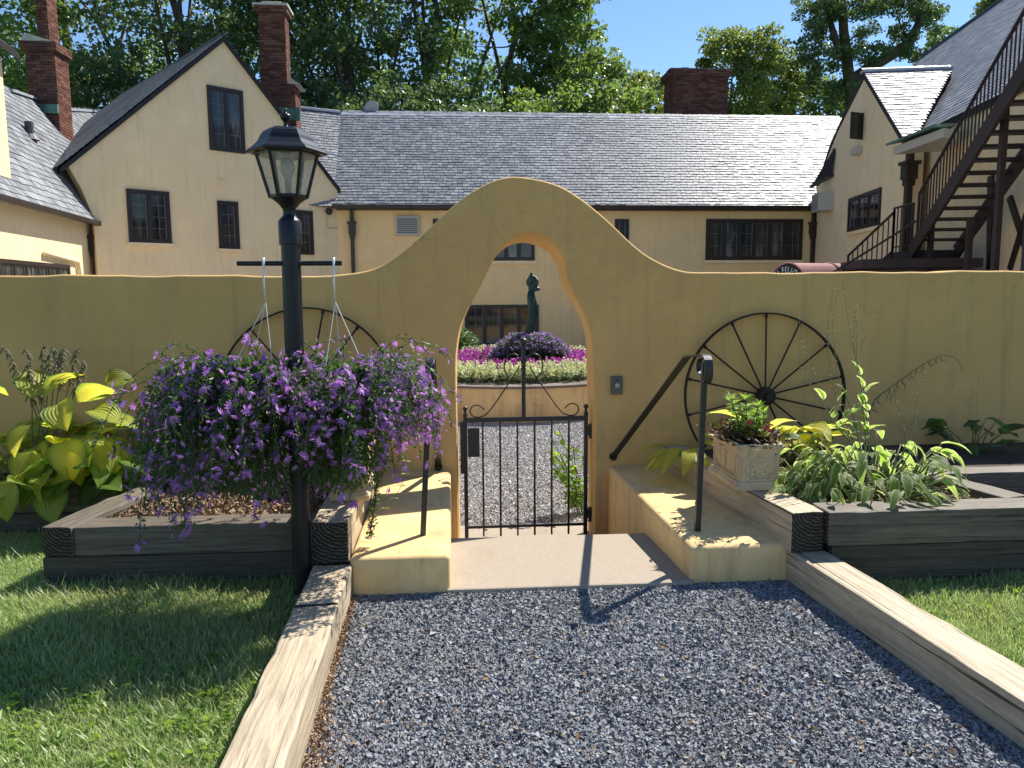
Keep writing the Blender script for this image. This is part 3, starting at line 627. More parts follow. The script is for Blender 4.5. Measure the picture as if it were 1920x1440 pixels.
# ---- right wing
aA = R(10.9); pA = A(11.14, 23, 0); nA = A(-math.cos(aA), math.sin(aA), 0); tA = A(-math.sin(aA), -math.cos(aA), 0)   # tA comes towards the camera
def W(u, v, off=0.): return onP(u, v, pA+nA*off, nA)
wing = thing('right_house_wing', 'yellow house wing on the right with a pointed gable and window air conditioner', 'house', (10.5, 19, -.25))
ap = W(1625, 135); k1, k2 = W(1531, 350), W(1560, 266); k3 = W(1702, 262)
g0, g1 = W(1531, 500)*A(1, 1, 0)-tA*.0+A(0, 0, -.28), k3*A(1, 1, 0)+A(0, 0, -.28)
MB().prism([g0, g1, k3, ap, W(1592, 195), k2, W(1540, 320), k1], -nA*.35).build('wall', M['house_paint'], wing)
t = np.linspace(.2, 6, 400); uu = []
for x in t:
    q = ap-nA*x-O; uu.append(960+F*(q @ rt)/(q @ fwd))
Ld = float(np.interp(1785, uu, t)); ap2 = ap-nA*Ld
MB().prism([ap+nA*.1, ap2, k3-nA*.1, k3+nA*.1+tA*.05-A(0, 0, .04)], A(0, 0, -.1)).build('roof', M['slate_under'], wing)
slates(wing, [ap+nA*.1, ap2, k3-nA*.15, k3+nA*.1], -nA, .13, .19, 200)
MB().prism([ap+nA*.02, ap2, k1-nA*3.5-tA*.05, k1-nA*.0-tA*.05, k2+nA*.02-tA*.05, W(1592, 195)+nA*.02-tA*.04], A(0, 0, -.06)).build('roof', M['slate_under'], wing)
skirt = [W(1565, 276, .06), W(1560, 329, .06), W(1521, 350, .30), W(1541, 316, .26)]
MB().add(skirt, [(0, 1, 2, 3)]).build('skirt_roof', M['slate_under'], wing)
slates(wing, skirt, tA, .13, .15, 60)
MB().bar(skirt[1], skirt[2], .09, .07).build('gutter', M['brown_paint'], wing)
MB().bar(ap+nA*.12+A(0, 0, .01), ap2+A(0, 0, .01), .22, .06).build('ridge_cap', M['ridge_metal'], wing)
# small slate slope where the wing meets the long roof
wpx(wing, pA, nA, 1591, 351, 1654, 436, lights=3, cols=2, rows=3)
wpx(wing, pA, nA, 1604, 218, 1616, 258, lights=1, cols=2, rows=3, sill=False)
# casement standing open
h0 = W(1617, 262); op = nrm(nA*.85+tA*.5); hz = W(1617, 214)[2]-h0[2]
sash = MB(); wd = .42
for (x0, x1, za, zb) in [(0, wd, 0, .05), (0, wd, hz-.05, hz), (0, .05, .05, hz-.05), (wd-.05, wd, .05, hz-.05)]:
    sash.ob(h0+op*(x0+x1)/2+A(0, 0, (za+zb)/2), op*(x1-x0)/2, np.cross(op, A(0, 0, 1))*.02, A(0, 0, (zb-za)/2))
so_ = sash.build('open_sash', M['brown_paint'], wing); MB().ob(h0+op*wd/2+A(0, 0, hz/2), op*(wd/2-.05), np.cross(op, A(0, 0, 1))*.006, A(0, 0, hz/2-.05)).build('pane', M['pane'], so_)
c = W(1613, 283); MB().ob(c+nA*.1, tA*.16, nA*.1, A(0, 0, .09)).build('vent_hood', M['ac_case'], wing, bevel=.02)
c = (W(1541, 365)+W(1573, 395))/2; ac_unit(wing, c, -tA, nA, .70, .50, .42)
q = W(1706, 300, .1); downspout(wing, q, -.25, q[2]+.35, s=.13)
# set-back wall behind the stairs and the big roof
pB = pA-nA*.85
eB = onP(1722, 248, pB+nA*.25, nA); ez = onP(1790, 235, pB, nA)[2]
st = g1-nA*.5; MB().prism([st*A(1, 1, 0)-tA*1.5+A(0, 0, -.28), st*A(1, 1, 0)+tA*9+A(0, 0, -.28), st*A(1, 1, 0)+tA*9+A(0, 0, ez), st*A(1, 1, 0)-tA*1.5+A(0, 0, ez)], -nA*.35).build('wall', M['house_paint'], wing)
rA_ = onP(1800, 57, pA-nA*5.4, nA); rzz = rA_[2]
el = pA-nA*.45; el = el*A(1, 1, 0)+A(0, 0, ez)
rl_ = pA-nA*5.4; rl_ = rl_*A(1, 1, 0)+A(0, 0, rzz)
big = [el+tA*6.0, el+tA*14, rl_+tA*14, rl_-tA*6.6, el-tA*6.6]
MB().prism(big, A(0, 0, -.15)).build('roof', M['slate_under'], wing)
vis_poly = [el+tA*6.0-nA*.0, el+tA*13, rl_+tA*13, rl_-tA*6.6, el-tA*3]
big_roof = thing('steep_roof', 'big steep grey slate roof climbing above the fire escape stairs', 'roof', tuple(el+tA*8))
slates(big_roof, vis_poly, tA, .15, .20, 300, .012)
MB().bar(rl_-tA*6.6, rl_+tA*13, .2, .08).build('ridge_cap', M['dark_metal'], big_roof)
# green copper edged porch hood
hood = thing('copper_hood', 'little hood with a ragged green copper edge above the right downspout', 'hood', tuple(W(1720, 270)))
h1, h2, h3, h4 = W(1662, 282, .75), W(1722, 262, .05), W(1800, 262, -.3), W(1745, 276, .55)
zc = (h1[2]+h2[2])/2
hp = [W(1660, 284, .8), W(1722, 262, .0), W(1757, 254, -.35), W(1790, 258, -.2), W(1752, 272, .6)]
MB().prism([p*A(1, 1, 0)+A(0, 0, zc+(.22 if i in (1, 2, 3) else 0)) for i, p in enumerate(hp)], A(0, 0, -.045)).build('hood_roof', M['copper'], hood)
MB().prism([(p-nA*.15)*A(1, 1, 0)+A(0, 0, zc-.07+(.12 if i in (1, 2, 3) else 0)) for i, p in enumerate(hp)], A(0, 0, -.16)).build('soffit', M['ac_case'], hood)
# half-timber posts on the set-back wall
ht = MB()
def WB(u, v): return onP(u, v, st+nA*.03, nA)
for i, (u0, v0, u1, v1, wd) in enumerate([(1858, 330, 1856, 505, .17), (1893, 370, 1925, 470, .12), (1925, 400, 1893, 505, .10)]):
    MB().bar(WB(u0, v0), WB(u1, v1), wd, .05, upv=tuple(nA)).build('timber_post', M['brown_paint'], wing)

# ---- chimneys
def chimney(label, x0, x1, y0, y1, z0, z1, steps=(), cap=True, flash=None, bh=.075, bw=.22):
    ch = thing('brick_chimney', label, 'chimney', ((x0+x1)/2, (y0+y1)/2, z0))
    secs = list(steps) or [(x0, x1, y0, y1, z0, z1)]
    core = MB(); pos = []; sc = []; rots = []
    for (a, b, c, d, za, zb) in secs:
        core.box((a+.012, c+.012, za), (b-.012, d-.012, zb))
        k = 0; z = za
        while z < zb-bh*.5:
            for side in range(4):
                L = (b-a) if side % 2 == 0 else (d-c); n = max(2, int(round(L/bw))); wb = L/n; o_ = (k % 2)*wb/2
                xs = np.arange(-wb/2 if k % 2 else 0, L-1e-6, wb)
                for xx in xs:
                    l0, l1 = max(xx, 0), min(xx+wb, L)
                    if l1-l0 < .03: continue
                    mid = (l0+l1)/2; j = random.uniform(-.004, .006)
                    if side == 0: p = (a+mid, c+.02-j, z+bh/2); s_ = ((l1-l0-.012)/2, .035, bh/2-.006)
                    elif side == 1: p = (b-.02+j, c+mid, z+bh/2); s_ = (.035, (l1-l0-.012)/2, bh/2-.006)
                    elif side == 2: p = (a+mid, d-.02+j, z+bh/2); s_ = ((l1-l0-.012)/2, .035, bh/2-.006)
                    else: p = (a+.02-j, c+mid, z+bh/2); s_ = (.035, (l1-l0-.012)/2, bh/2-.006)
                    pos.append(p); sc.append(s_)
            z += bh; k += 1
    core.build('core', M['mortar'], ch)
    base = np.array([(x, y, z) for z in (-1, 1) for y in (-1, 1) for x in (-1, 1)], float)
    fc = np.array([(4, 5, 7, 6), (0, 1, 5, 4), (1, 3, 7, 5), (3, 2, 6, 7), (2, 0, 4, 6), (0, 2, 3, 1)])
    pos = np.array(pos)-wl(ch); V, Fc = inst(base, fc, pos, np.repeat(np.eye(3)[None], len(pos), 0), np.array(sc))
    tag(link('bricks', nmesh('bricks', V, Fc, M['brick']), ch), kind='stuff')
    return ch
c3a, c3b = onY(1256, 127, 28.6), onY(1368, 215, 28.6)
ch = chimney('broad dark brick chimney stack behind the right of the long roof', 0, 0, 0, 0, 6, 9, [(c3a[0]+.12, c3b[0]-.10, 28.6, 29.7, 6.0, c3a[2]-.28), (c3a[0], c3b[0], 28.5, 29.8, c3a[2]-.28, c3a[2]-.02)])
cc = MB()
for i in range(5): xx = c3a[0]+.2+i*(c3b[0]-c3a[0]-.4)/4; cc.box((xx-.13, 28.9, c3a[2]-.03), (xx+.13, 29.3, c3a[2]+.06+.05*(i % 2)))
cc.build('pots', M['brick'], ch)
Yc = 24.5; a1, a2, a3, a4 = onY(480, 22, Yc), onY(550, 150, Yc), onY(490, 205, Yc), onY(562, 205, Yc)
ch = chimney('weathered brick chimney with a stepped shoulder behind the front gable', 0, 0, 0, 0, 5, 9,
             [(a3[0]-.1, a4[0]-.12, Yc-.1, Yc+.75, 5.2, onY(520, 158, Yc)[2]), (a1[0]+.06, a2[0]-.20, Yc, Yc+.6, onY(520, 158, Yc)[2], a1[2]), (a1[0]-.02, a2[0]-.12, Yc-.08, Yc+.68, a1[2], a1[2]+.16)])
z_ = onY(520, 158, Yc)[2]
MB().prism([(a2[0]-.06, Yc-.14, z_+.16), (a4[0]+.07, Yc-.14, z_-.02), (a2[0]-.06, Yc-.14, z_-.02)], (0, .95, 0)).build('shoulder_cap', M['concrete'], ch)
MB().box((a1[0]-.08, Yc-.14, a1[2]+.16), (a2[0]-.06, Yc+.74, a1[2]+.22)).box((a1[0]+.15, Yc+.1, a1[2]+.22), (a2[0]-.3, Yc+.5, a1[2]+.34)).build('crown', M['concrete'], ch)
MB().box((a3[0]-.13, Yc-.14, a4[2]-.35), (a4[0]+.03, Yc-.05, a4[2]+.02)).build('flashing', M['copper'], ch)
Yc = LR(85, 212)[1]-.25; b1, b2, b3 = onY(57, 0, Yc), onY(104, 76, Yc), onY(52, 200, Yc); b4 = onY(117, 100, Yc)
ch = chimney('tall red brick chimney with green copper flashing at the far left', 0, 0, 0, 0, 5, 9,
             [(b3[0]+.05, b4[0]-.22, Yc, Yc+.75, b3[2]-2.6, onY(100, 95, Yc)[2]), (b3[0]-.02, b4[0]-.14, Yc-.07, Yc+.82, onY(100, 95, Yc)[2], onY(100, 80, Yc)[2]), (b1[0]+.08, b2[0]-.22, Yc+.1, Yc+.65, onY(100, 80, Yc)[2], 11.6)])
z_ = onY(100, 80, Yc)[2]; MB().prism([(b3[0]+.1, Yc-.08, z_+.22), (b4[0]-.12, Yc-.08, z_), (b3[0]-.03, Yc-.08, z_)], (0, .9, 0)).build('shoulder_cap', M['concrete'], ch)
MB().box((b3[0]+.15, Yc-.06, onY(80, 213, Yc)[2]), (b4[0]-.2, Yc-.0, onY(80, 196, Yc)[2])).build('flashing', M['copper'], ch)
# ================================================================ fire escape
SM = M['stair_paint']
S0 = onY(1719, 455, 13.6); S0[2] = 2.43
run = A(-.183, -.983, 0)*.245; rise = A(0, 0, .162); side = A(.9821, -.188, 0)*.80
fe = thing('fire_escape', 'dark brown open tread iron fire escape stair climbing at the right edge', 'fire escape', tuple(S0*A(1, 1, 0)+A(0, 0, -.25)))
NS = 14; sd = run+rise; sn = nrm(sd)
def bal(a, b, n_, h, parent=fe, first=True):
    a, b = A(*a), A(*b)
    rail = MB().bar(a+A(0, 0, h), b+A(0, 0, h), .045, .03).bar(a+A(0, 0, .10), b+A(0, 0, .10), .025).build('handrail', SM, parent)
    for i in range(n_+1):
        p = a+(b-a)*i/n_; tk = .035 if i in (0, n_) else .018
        MB().bar(p+A(0, 0, -.02), p+A(0, 0, h), tk, upv=(0, 1, 0)).build('baluster', SM, parent)
for k in (0, 1):
    o_ = side*k; MB().bar(S0+o_-sd*1.0-A(0, 0, .0), S0+o_+sd*(NS+.5), .055, .27).build('stringer', SM, fe)
for i in range(NS+1):
    c = S0+sd*i+side/2; MB().ob(c+A(0, 0, .05), side/2*.96, nrm(run)*.12, A(0, 0, .022)).build('tread', SM, fe)
bal(S0+sd*.0, S0+sd*(NS), 30, .88)
T = S0+sd*(NS+.6)
MB().box((0, 0, 0), (0, 0, 0)) if False else None
MB().ob(T+side/2+nrm(run)*.9+A(0, 0, -.05), side*.62, nrm(run)*1.0, A(0, 0, .08)).build('platform', SM, fe)
bal(T-side*.1, T-side*.1+nrm(run)*1.8, 12, .95)
for off, zt in ((-.02, 3.2), (.98, 1.2)):
    p = T+side*off+nrm(run)*.1; MB().bar(p*A(1, 1, 0)+A(0, 0, -.25), p+A(0, 0, zt), .085, upv=(0, 1, 0)).build('post', SM, fe)
for (u0, v0, u1, v1, Y, w_) in [(1820, 408, 1820, 508, 12.6, .085), (1748, 400, 1748, 508, 13.4, .08), (1886, 190, 1884, 508, 11.2, .085)]:
    a_, b_ = onY(u0, v0, Y), onY(u1, v1, Y); b_[:2] = a_[:2]; b_[2] = -.25; MB().bar(a_, b_, w_, upv=(0, 1, 0)).build('post', SM, fe)
p0, p1 = onY(1800, 345, 12.9), onY(1925, 130, 11.0); MB().bar(p0, p1, .045).build('brace', SM, fe)
# landing and lower flight going away and down
Lg = S0-sd*1.0; L0 = Lg+A(0, 0, -.05); away = -nrm(run)
MB().ob(L0+side/2+away*.45, side*.5, away*.45, A(0, 0, .09)).build('platform', SM, fe)
bal(L0+A(0, 0, .09), L0+away*.9+A(0, 0, .09), 5, .86)
M0 = L0+away*.9; ld = away*.245-A(0, 0, .185)*.8-A(.09, 0, 0)
for k in (0, 1): MB().bar(M0+side*k, M0+side*k+ld*5.5, .05, .22).build('stringer', SM, fe)
for i in range(1, 6): MB().ob(M0+side/2+ld*i, side/2*.95, away*.12, A(0, 0, .02)).build('tread', SM, fe)
bal(M0+A(0, 0, .02), M0+ld*5.2, 9, .86)
# dark deck below
D0 = onY(1545, 497, 15.6); D1 = onY(1812, 497, 13.2)
dk = thing('porch_roof', 'flat dark porch roof below the fire escape landing', 'porch roof', (D1[0], D1[1], 1.9))
zz = onY(1700, 489, 14.2)[2]
MB().prism([(D0[0]+.2, 15.4, zz-.16), (7.4, 13.4, zz-.16), (D1[0]+.1, 12.9, zz-.16), (D1[0]+.9, 15.2, zz-.16), (D0[0]+1.6, 16.6, zz-.16)], (0, 0, .16)).build('deck', SM, dk)
MB().prism([(D0[0]+.9, 15.3, -.25), (7.8, 13.9, -.25), (D1[0]-.1, 13.2, -.25), (D1[0]+.6, 15.1, -.25)], (0, 0, zz-.165+.25)).build('porch_wall', M['brown_paint'], dk)
pr = thing('pipe_rail', 'long thin slanting pipe rail above the maroon awning', 'rail', tuple(onY(1568, 505, 14.)))
MB().tube([onY(1560, 512, 14.2), onY(1640, 463, 13.9), onY(1722, 412, 13.5)], .02, 6).build('rail', SM, pr)

# ================================================================ awning with lettering
AX = nrm(A(.96, .28, 0)); AY = nrm(A(.28, -.96, 0)); top_ = onY(1478, 493, 14.8); ar = .95; ctr = top_-A(0, 0, ar)
aw = thing('barrel_awning', 'faded maroon barrel awning with white letters on its black end, over the wall', 'awning', tuple(ctr))
M['awning'] = simple('maroon_canvas', (.36, .17, .165), .85, var=.15); M['awning_end'] = simple('black_canvas', (.02, .017, .017), .8); M['letter'] = simple('white_letters', (.75, .73, .68), .7)
EX = A(0.30, -.95, 0); EX = nrm(A(.985, -.17, 0)); EX = nrm(A(.86, -.5, 0))     # across the end panel
hw = .46
N = 24; arc = [(-math.cos(math.pi*i/N), math.sin(math.pi*i/N)) for i in range(N+1)]
rim = [ctr+EX*x*hw+A(0, 0, 1)*z*ar for x, z in arc]
LN = 3.0
m = MB(); vs = rim+[p+AX*LN for p in rim]; m.add(vs, [(i, i+1, N+2+i, N+1+i) for i in range(N)]); m.build('canopy', M['awning'], aw, smooth=False)
for k in (0, 1, 2, 3):
    MB().tube([p+AX*(LN*k/3)+A(0, 0, .0) for p in rim], .018, 6).build('hoop', M['awning'], aw)
en = nrm(np.cross(EX, A(0, 0, 1))); en = en if en[1] < 0 else -en
MB().add([p-AX*.012 for p in rim], [tuple(range(N+1))]).build('end_panel', M['awning_end'], aw)
txt = 'N FELLOW'
for i, chx in enumerate(txt):
    if chx == ' ': continue
    th = R(90+(3.25-i)*7.6); cv = bpy.data.curves.new('letter', 'FONT'); cv.body = chx; cv.size = .17; cv.align_x = 'CENTER'; cv.extrude = .002
    to = bpy.data.objects.new('tmp', cv); COL.objects.link(to); dg = bpy.context.evaluated_depsgraph_get(); me = bpy.data.meshes.new_from_object(to.evaluated_get(dg)); bpy.data.objects.remove(to)
    me.materials.clear(); me.materials.append(M['letter']); o = link('letter', me, aw)
    rad = .80; p = ctr+EX*hw*rad*math.cos(th)*1.0+A(0, 0, 1)*ar*rad*math.sin(th)-AX*.03
    ux = EX*math.sin(th)*hw/ar*1.25-A(0, 0, 1)*math.cos(th)*1.0; uz = EX*math.cos(th)*hw/ar*1.+A(0, 0, 1)*math.sin(th)
    c_ = p-wl(aw); o.matrix_basis = Matrix([[ux[0], uz[0], en[0], c_[0]], [ux[1], uz[1], en[1], c_[1]], [ux[2], uz[2], en[2], c_[2]], [0, 0, 0, 1]])

# ================================================================ wheels leaning on the wall
def wheel(label, cx, cz, Rr, ns, off, Y=5.335):
    wt = thing('wagon_wheel', label, 'wagon wheel', (cx, Y, cz-Rr), 'iron wagon wheels leaning on the garden wall')
    tl = .05
    def P(r, a, d=0.): return A(cx+r*math.cos(a), Y+d+(r*math.sin(a))*tl, cz+r*math.sin(a))
    m = MB(); n = 64; sec = [(-.0055, -.017), (.0055, -.017), (.0055, .017), (-.0055, .017)]
    vs = [P(Rr+a_+.002*math.sin(5*t), t, b_) for t in np.linspace(0, 2*math.pi, n, endpoint=False) for a_, b_ in sec]
    m.add(vs, [(i*4+j, i*4+(j+1) % 4, ((i+1) % n)*4+(j+1) % 4, ((i+1) % n)*4+j) for i in range(n) for j in range(4)]); m.build('rim', M['old_iron'], wt)
    h = MB(); h.tube([P(0, 0, -.055), P(0, 0, -.045), P(0, 0, .03), P(0, 0, .04)], [.045, .062, .062, .05], 18); h.tube([P(0, 0, -.085), P(0, 0, -.04)], .028, 12); h.build('hub', M['old_iron'], wt)
    for k in range(ns):
        a_ = off+2*math.pi*k/ns; MB().tube([P(.055, a_), P(Rr-.004, a_)], .0068, 6).tube([P(Rr-.03, a_), P(Rr-.004, a_)], .012, 6).build('spoke', M['old_iron'], wt)
    return wt
wheel('rusty iron wagon wheel leaning behind the stone planter on the right', 2.262, .838, .592, 14, R(90))
wheel('rusty iron wagon wheel half hidden behind the lamp post and purple flowers', -.985, .905, .588, 14, R(78))

# ================================================================ gate
BI = M['black_iron']; YG = 5.52
gt = thing('iron_gate', 'low black wrought iron gate with twisted bars and a tall centre rod', 'gate', (.54, YG, -.25))
xl, xr = .098, .985
for x in (xl, xr):
    MB().box((x-.014, YG-.014, -.21), (x+.014, YG+.014, .70)).ball((x, YG, .755), .019).lathe((x, YG, .70), [(.02, 0), (.012, .02), (.009, .04)], 10).build('stile', BI, gt)
MB().box((xl+.014, YG-.012, .655), (xr-.014, YG+.012, .687)).build('top_rail', BI, gt); MB().box((xl+.014, YG-.009, -.142), (xr-.014, YG+.009, -.124)).build('bottom_rail', BI, gt)
for i in range(6):
    x = xl+(xr-xl)*(i+1)/7; m = MB(); s_ = .0072
    if i % 2 == 0:
        n = 60; zs = np.linspace(-.205, .655, n+1)
        tw = [0 if not (-.02 < z < .52) else (z+.02)*75 for z in zs]
        vs = [(x+s_*1.25*math.cos(t+math.pi/4+j*math.pi/2), YG+s_*1.25*math.sin(t+math.pi/4+j*math.pi/2), z) for z, t in zip(zs, tw) for j in range(4)]
        m.add(vs, [(k*4+j, k*4+(j+1) % 4, k*4+4+(j+1) % 4, k*4+4+j) for k in range(n) for j in range(4)])
    else: m.box((x-s_, YG-s_, -.205), (x+s_, YG+s_, .655))
    m.build('bar', BI, gt)
xc = .525; MB().box((xc-.014, YG-.012, .687), (xc+.014, YG+.012, 1.20)).ball((xc, YG, 1.235), .03).build('centre_rod', BI, gt, auto=40)
for sgn in (-1, 1):
    def Q(u, v, k=1.): p = onY(u, v, YG); return A(xc+(p[0]-xc)*1, YG-.002, p[2])
    pts = [(907.7, 768), (900, 760), (890, 759), (882, 765), (881, 774), (887, 781), (896, 783), (911, 778), (923, 764), (936, 745), (947, 729), (957, 714), (968, 698), (974, 686)]
    pp = [Q(u, v) for u, v in pts]
    if sgn > 0: pp = [A(2*xc+.015-p[0], p[1], p[2]) for p in pp]
    MB().tube(resamp(pp, 60), .0045, 6).build('scroll', M['old_iron'], gt, smooth=True)
    rc = [A(xc+sgn*(.075+.065*math.cos(t)), YG-.004, 1.06+.09*math.sin(t)) for t in np.linspace(R(200), R(-70), 24)]
    MB().tube(rc, .0055, 6).build('scroll', BI, gt, smooth=True)
MB().box((.06, YG-.03, .28), (.09, YG+.03, .66)).box((.115, YG-.022, .40), (.20, YG+.022, .61)).build('lock_box', BI, gt, bevel=.003)
for z in (.58, -.05): MB().box((xr+.014, YG-.02, z-.035), (xr+.05, YG+.02, z+.035)).tube([(xr+.03, YG-.02, z-.06), (xr+.03, YG-.02, z+.05)], .012, 8).build('hinge', BI, gt)

# ================================================================ handrails
def handrail(label, base, top, mid, end):
    h = thing('handrail', label, 'handrail', tuple(base)); base, top, mid, end = A(*base), A(*top), A(*mid), A(*end)
    MB().bar(base, top-A(0, 0, .03), .030, .030, upv=(0, 1, 0)).build('post', BI, h, bevel=.003)
    MB().box(tuple(base-A(.04, .04, .0)), tuple(base+A(.04, .04, .006))).build('base_plate', BI, h) if False else None
    c = top+A(0, -.028, -.055)
    cur = [c+A(0, -.030*math.cos(t)-.004, .06*math.sin(t)*1) for t in ()]
    lam = [top+A(0, -.03, -.135), top+A(0, -.052, -.125), top+A(0, -.066, -.10), top+A(0, -.066, -.05), top+A(0, -.055, -.012), top+A(0, -.02, .006), top+A(0, .03, .006)]
    path = [*resamp(lam, 14), *[top+(mid-top)*t+A(0, 0, .004) for t in (.5, .85)], mid, *[mid+(end-mid)*t for t in (.08, .3, .55, .8, .985)], end]
    wd = nrm(np.cross(end-mid, A(0, 0, 1)))*A(1, 1, 0); wd = -wd if wd[0] < 0 else wd
    MB().strap(path, A(1, 0, 0)*1., .046, .011).build('rail', BI, h, bevel=.002)
    MB().tube([end-A(0, .015, 0), end+A(0, .02, 0)], .028, 10).build('wall_plate', M['old_iron'], h)
    s = [top+A(0, .05, -.10), top+A(0, .085, -.09), top+A(0, .10, -.05), top+A(0, .075, -.015), top+A(0, .03, -.012)]
    MB().strap(resamp(s, 12), (1, 0, 0), .03, .006).build('scroll', BI, h)
handrail('black iron handrail with curled end on the right, sloping down to the wall', (1.322, 3.955, .30), (1.340, 3.952, 1.25), (1.343, 4.27, 1.222), (1.163, 5.385, .405))
handrail('black iron handrail with curled end on the left, beside the purple flowers', (-.163, 4.03, .30), (-.108, 4.03, 1.245), (-.107, 4.35, 1.22), (-.099, 5.385, .36))

# ================================================================ keypad
kp = thing('entry_keypad', 'small grey metal entry box on the wall right of the gate', 'keypad', (1.183, 5.39, .86))
MB().box((1.140, 5.375, .86), (1.226, 5.398, .992)).build('plate', simple('grey_box', (.12, .115, .10), .5, .3, var=.2), kp, bevel=.006)
MB().tube([(1.183, 5.378, .925), (1.183, 5.366, .925)], .017, 16).build('button', simple('nickel', (.45, .44, .42), .3, .9), kp, smooth=False)
MB().box((1.165, 5.370, .955), (1.20, 5.376, .968)).build('slot', M['dark_metal'], kp)

# ================================================================ lamp post
LX, LY = -.745, 3.72
lp = thing('lamp_post', 'black garden lamp post with a six sided lantern and hanging basket arms', 'lamp post', (LX, LY, .09))
BP = simple('black_post_paint', (.008, .008, .011), .36, 0, .4, var=.3, bump=.08, bs=150)
MB().tube([(LX, LY, .05), (LX+.004, LY, 1.0), (LX+.006, LY, 1.86)], .0445, 28).build('post', BP, lp, auto=50)
lx = LX+.006
MB().lathe((lx, LY, 0), [(.0445, 1.82), (.053, 1.822), (.053, 1.925), (.048, 1.935), (.030, 1.955), (.028, 1.965), (.030, 1.985), (.034, 1.99), (.05, 2.01), (.076, 2.03), (.084, 2.034)], 28, cap=True).build('fitter', BP, lp, auto=35)
MB().tube([(lx-.245, LY-.01, 1.735), (lx+.235, LY-.01, 1.735)], .0115, 12).build('basket_arm', BP, lp, smooth=False)
rot = R(8); hexp = lambda r, z: [A(lx+r*math.cos(rot+R(60)*k), LY+r*math.sin(rot+R(60)*k), z) for k in range(6)]
zb, zt_ = 2.036, 2.238; rb_, rt_ = .083, .138
fr = MB(); fr.lathe((lx, LY, 0), [(rb_+.004, zb-.004), (rb_+.006, zb+.012), (rb_-.008, zb+.014)], 6, rot=rot)
fr.lathe((lx, LY, 0), [(rt_+.012, zt_-.012), (rt_+.016, zt_+.004)], 6, rot=rot)
ho, hi = hexp(rb_, zb), hexp(rt_, zt_)
for k in range(6): fr.bar(ho[k], hi[k], .013, .013, upv=(0, 1, 0))
fr.build('lantern_frame', BP, lp)
gm = NT('seeded_glass'); tr = gm.n('BsdfTransparent'); tr.inputs[0].default_value = (.93, .92, .90, 1); mx = gm.n('MixShader'); nz = gm.noise(gm.coord('World'), 55, 5, .75)
gm.l(gm.ramp(nz, [(.3, (.14,)*3), (.7, (.45,)*3)]), mx.inputs[0]); gm.col((.62, .60, .56)); gm.set(.15, 0, .6, gm.bump(nz, .6, .004)); gm.l(tr.outputs[0], mx.inputs[1]); gm.l(gm.b.outputs[0], mx.inputs[2]); gm.l(mx.outputs[0], gm.o.inputs[0])
gi = lambda r, z: hexp(r, z); A0, A1 = gi(rb_-.004, zb+.008), gi(rt_-.004, zt_-.004)
for k in range(6):
    k2 = (k+1) % 6; MB().add([A0[k], A0[k2], A1[k2], A1[k]], [(0, 1, 2, 3)]).build('glass_pane', gm.m, lp)
roof_ = [(.178, zt_-.005), (.183, zt_+.004), (.176, zt_+.012), (.150, zt_+.030), (.128, zt_+.052), (.118, zt_+.072), (.105, zt_+.092), (.080, zt_+.108), (.045, zt_+.113), (.02, zt_+.114)]
MB().lathe((lx, LY, 0), roof_, 6, rot=rot).build('lantern_roof', BP, lp)
MB().lathe((lx, LY, zt_+.113), [(.02, 0), (.011, .006), (.009, .022), (.013, .03), (.022, .040), (.026, .052), (.022, .060), (.008, .066), (.006, .074), (.009, .080), (.004, .088)], 16).build('finial', BP, lp, smooth=True)
MB().lathe((lx, LY, zb), [(.018, 0), (.018, .02), (.014, .022), (.016, .055), (.016, .07)], 14).build('lamp_socket', simple('socket', (.45, .28, .2), .5), lp, smooth=True)
MB().lathe((lx, LY, zb+.068), [(.014, 0), (.018, .02), (.032, .05), (.036, .075), (.028, .098), (.01, .112)], 16).build('bulb', simple('bulb_glass', (.55, .5, .38), .15), lp, smooth=True)

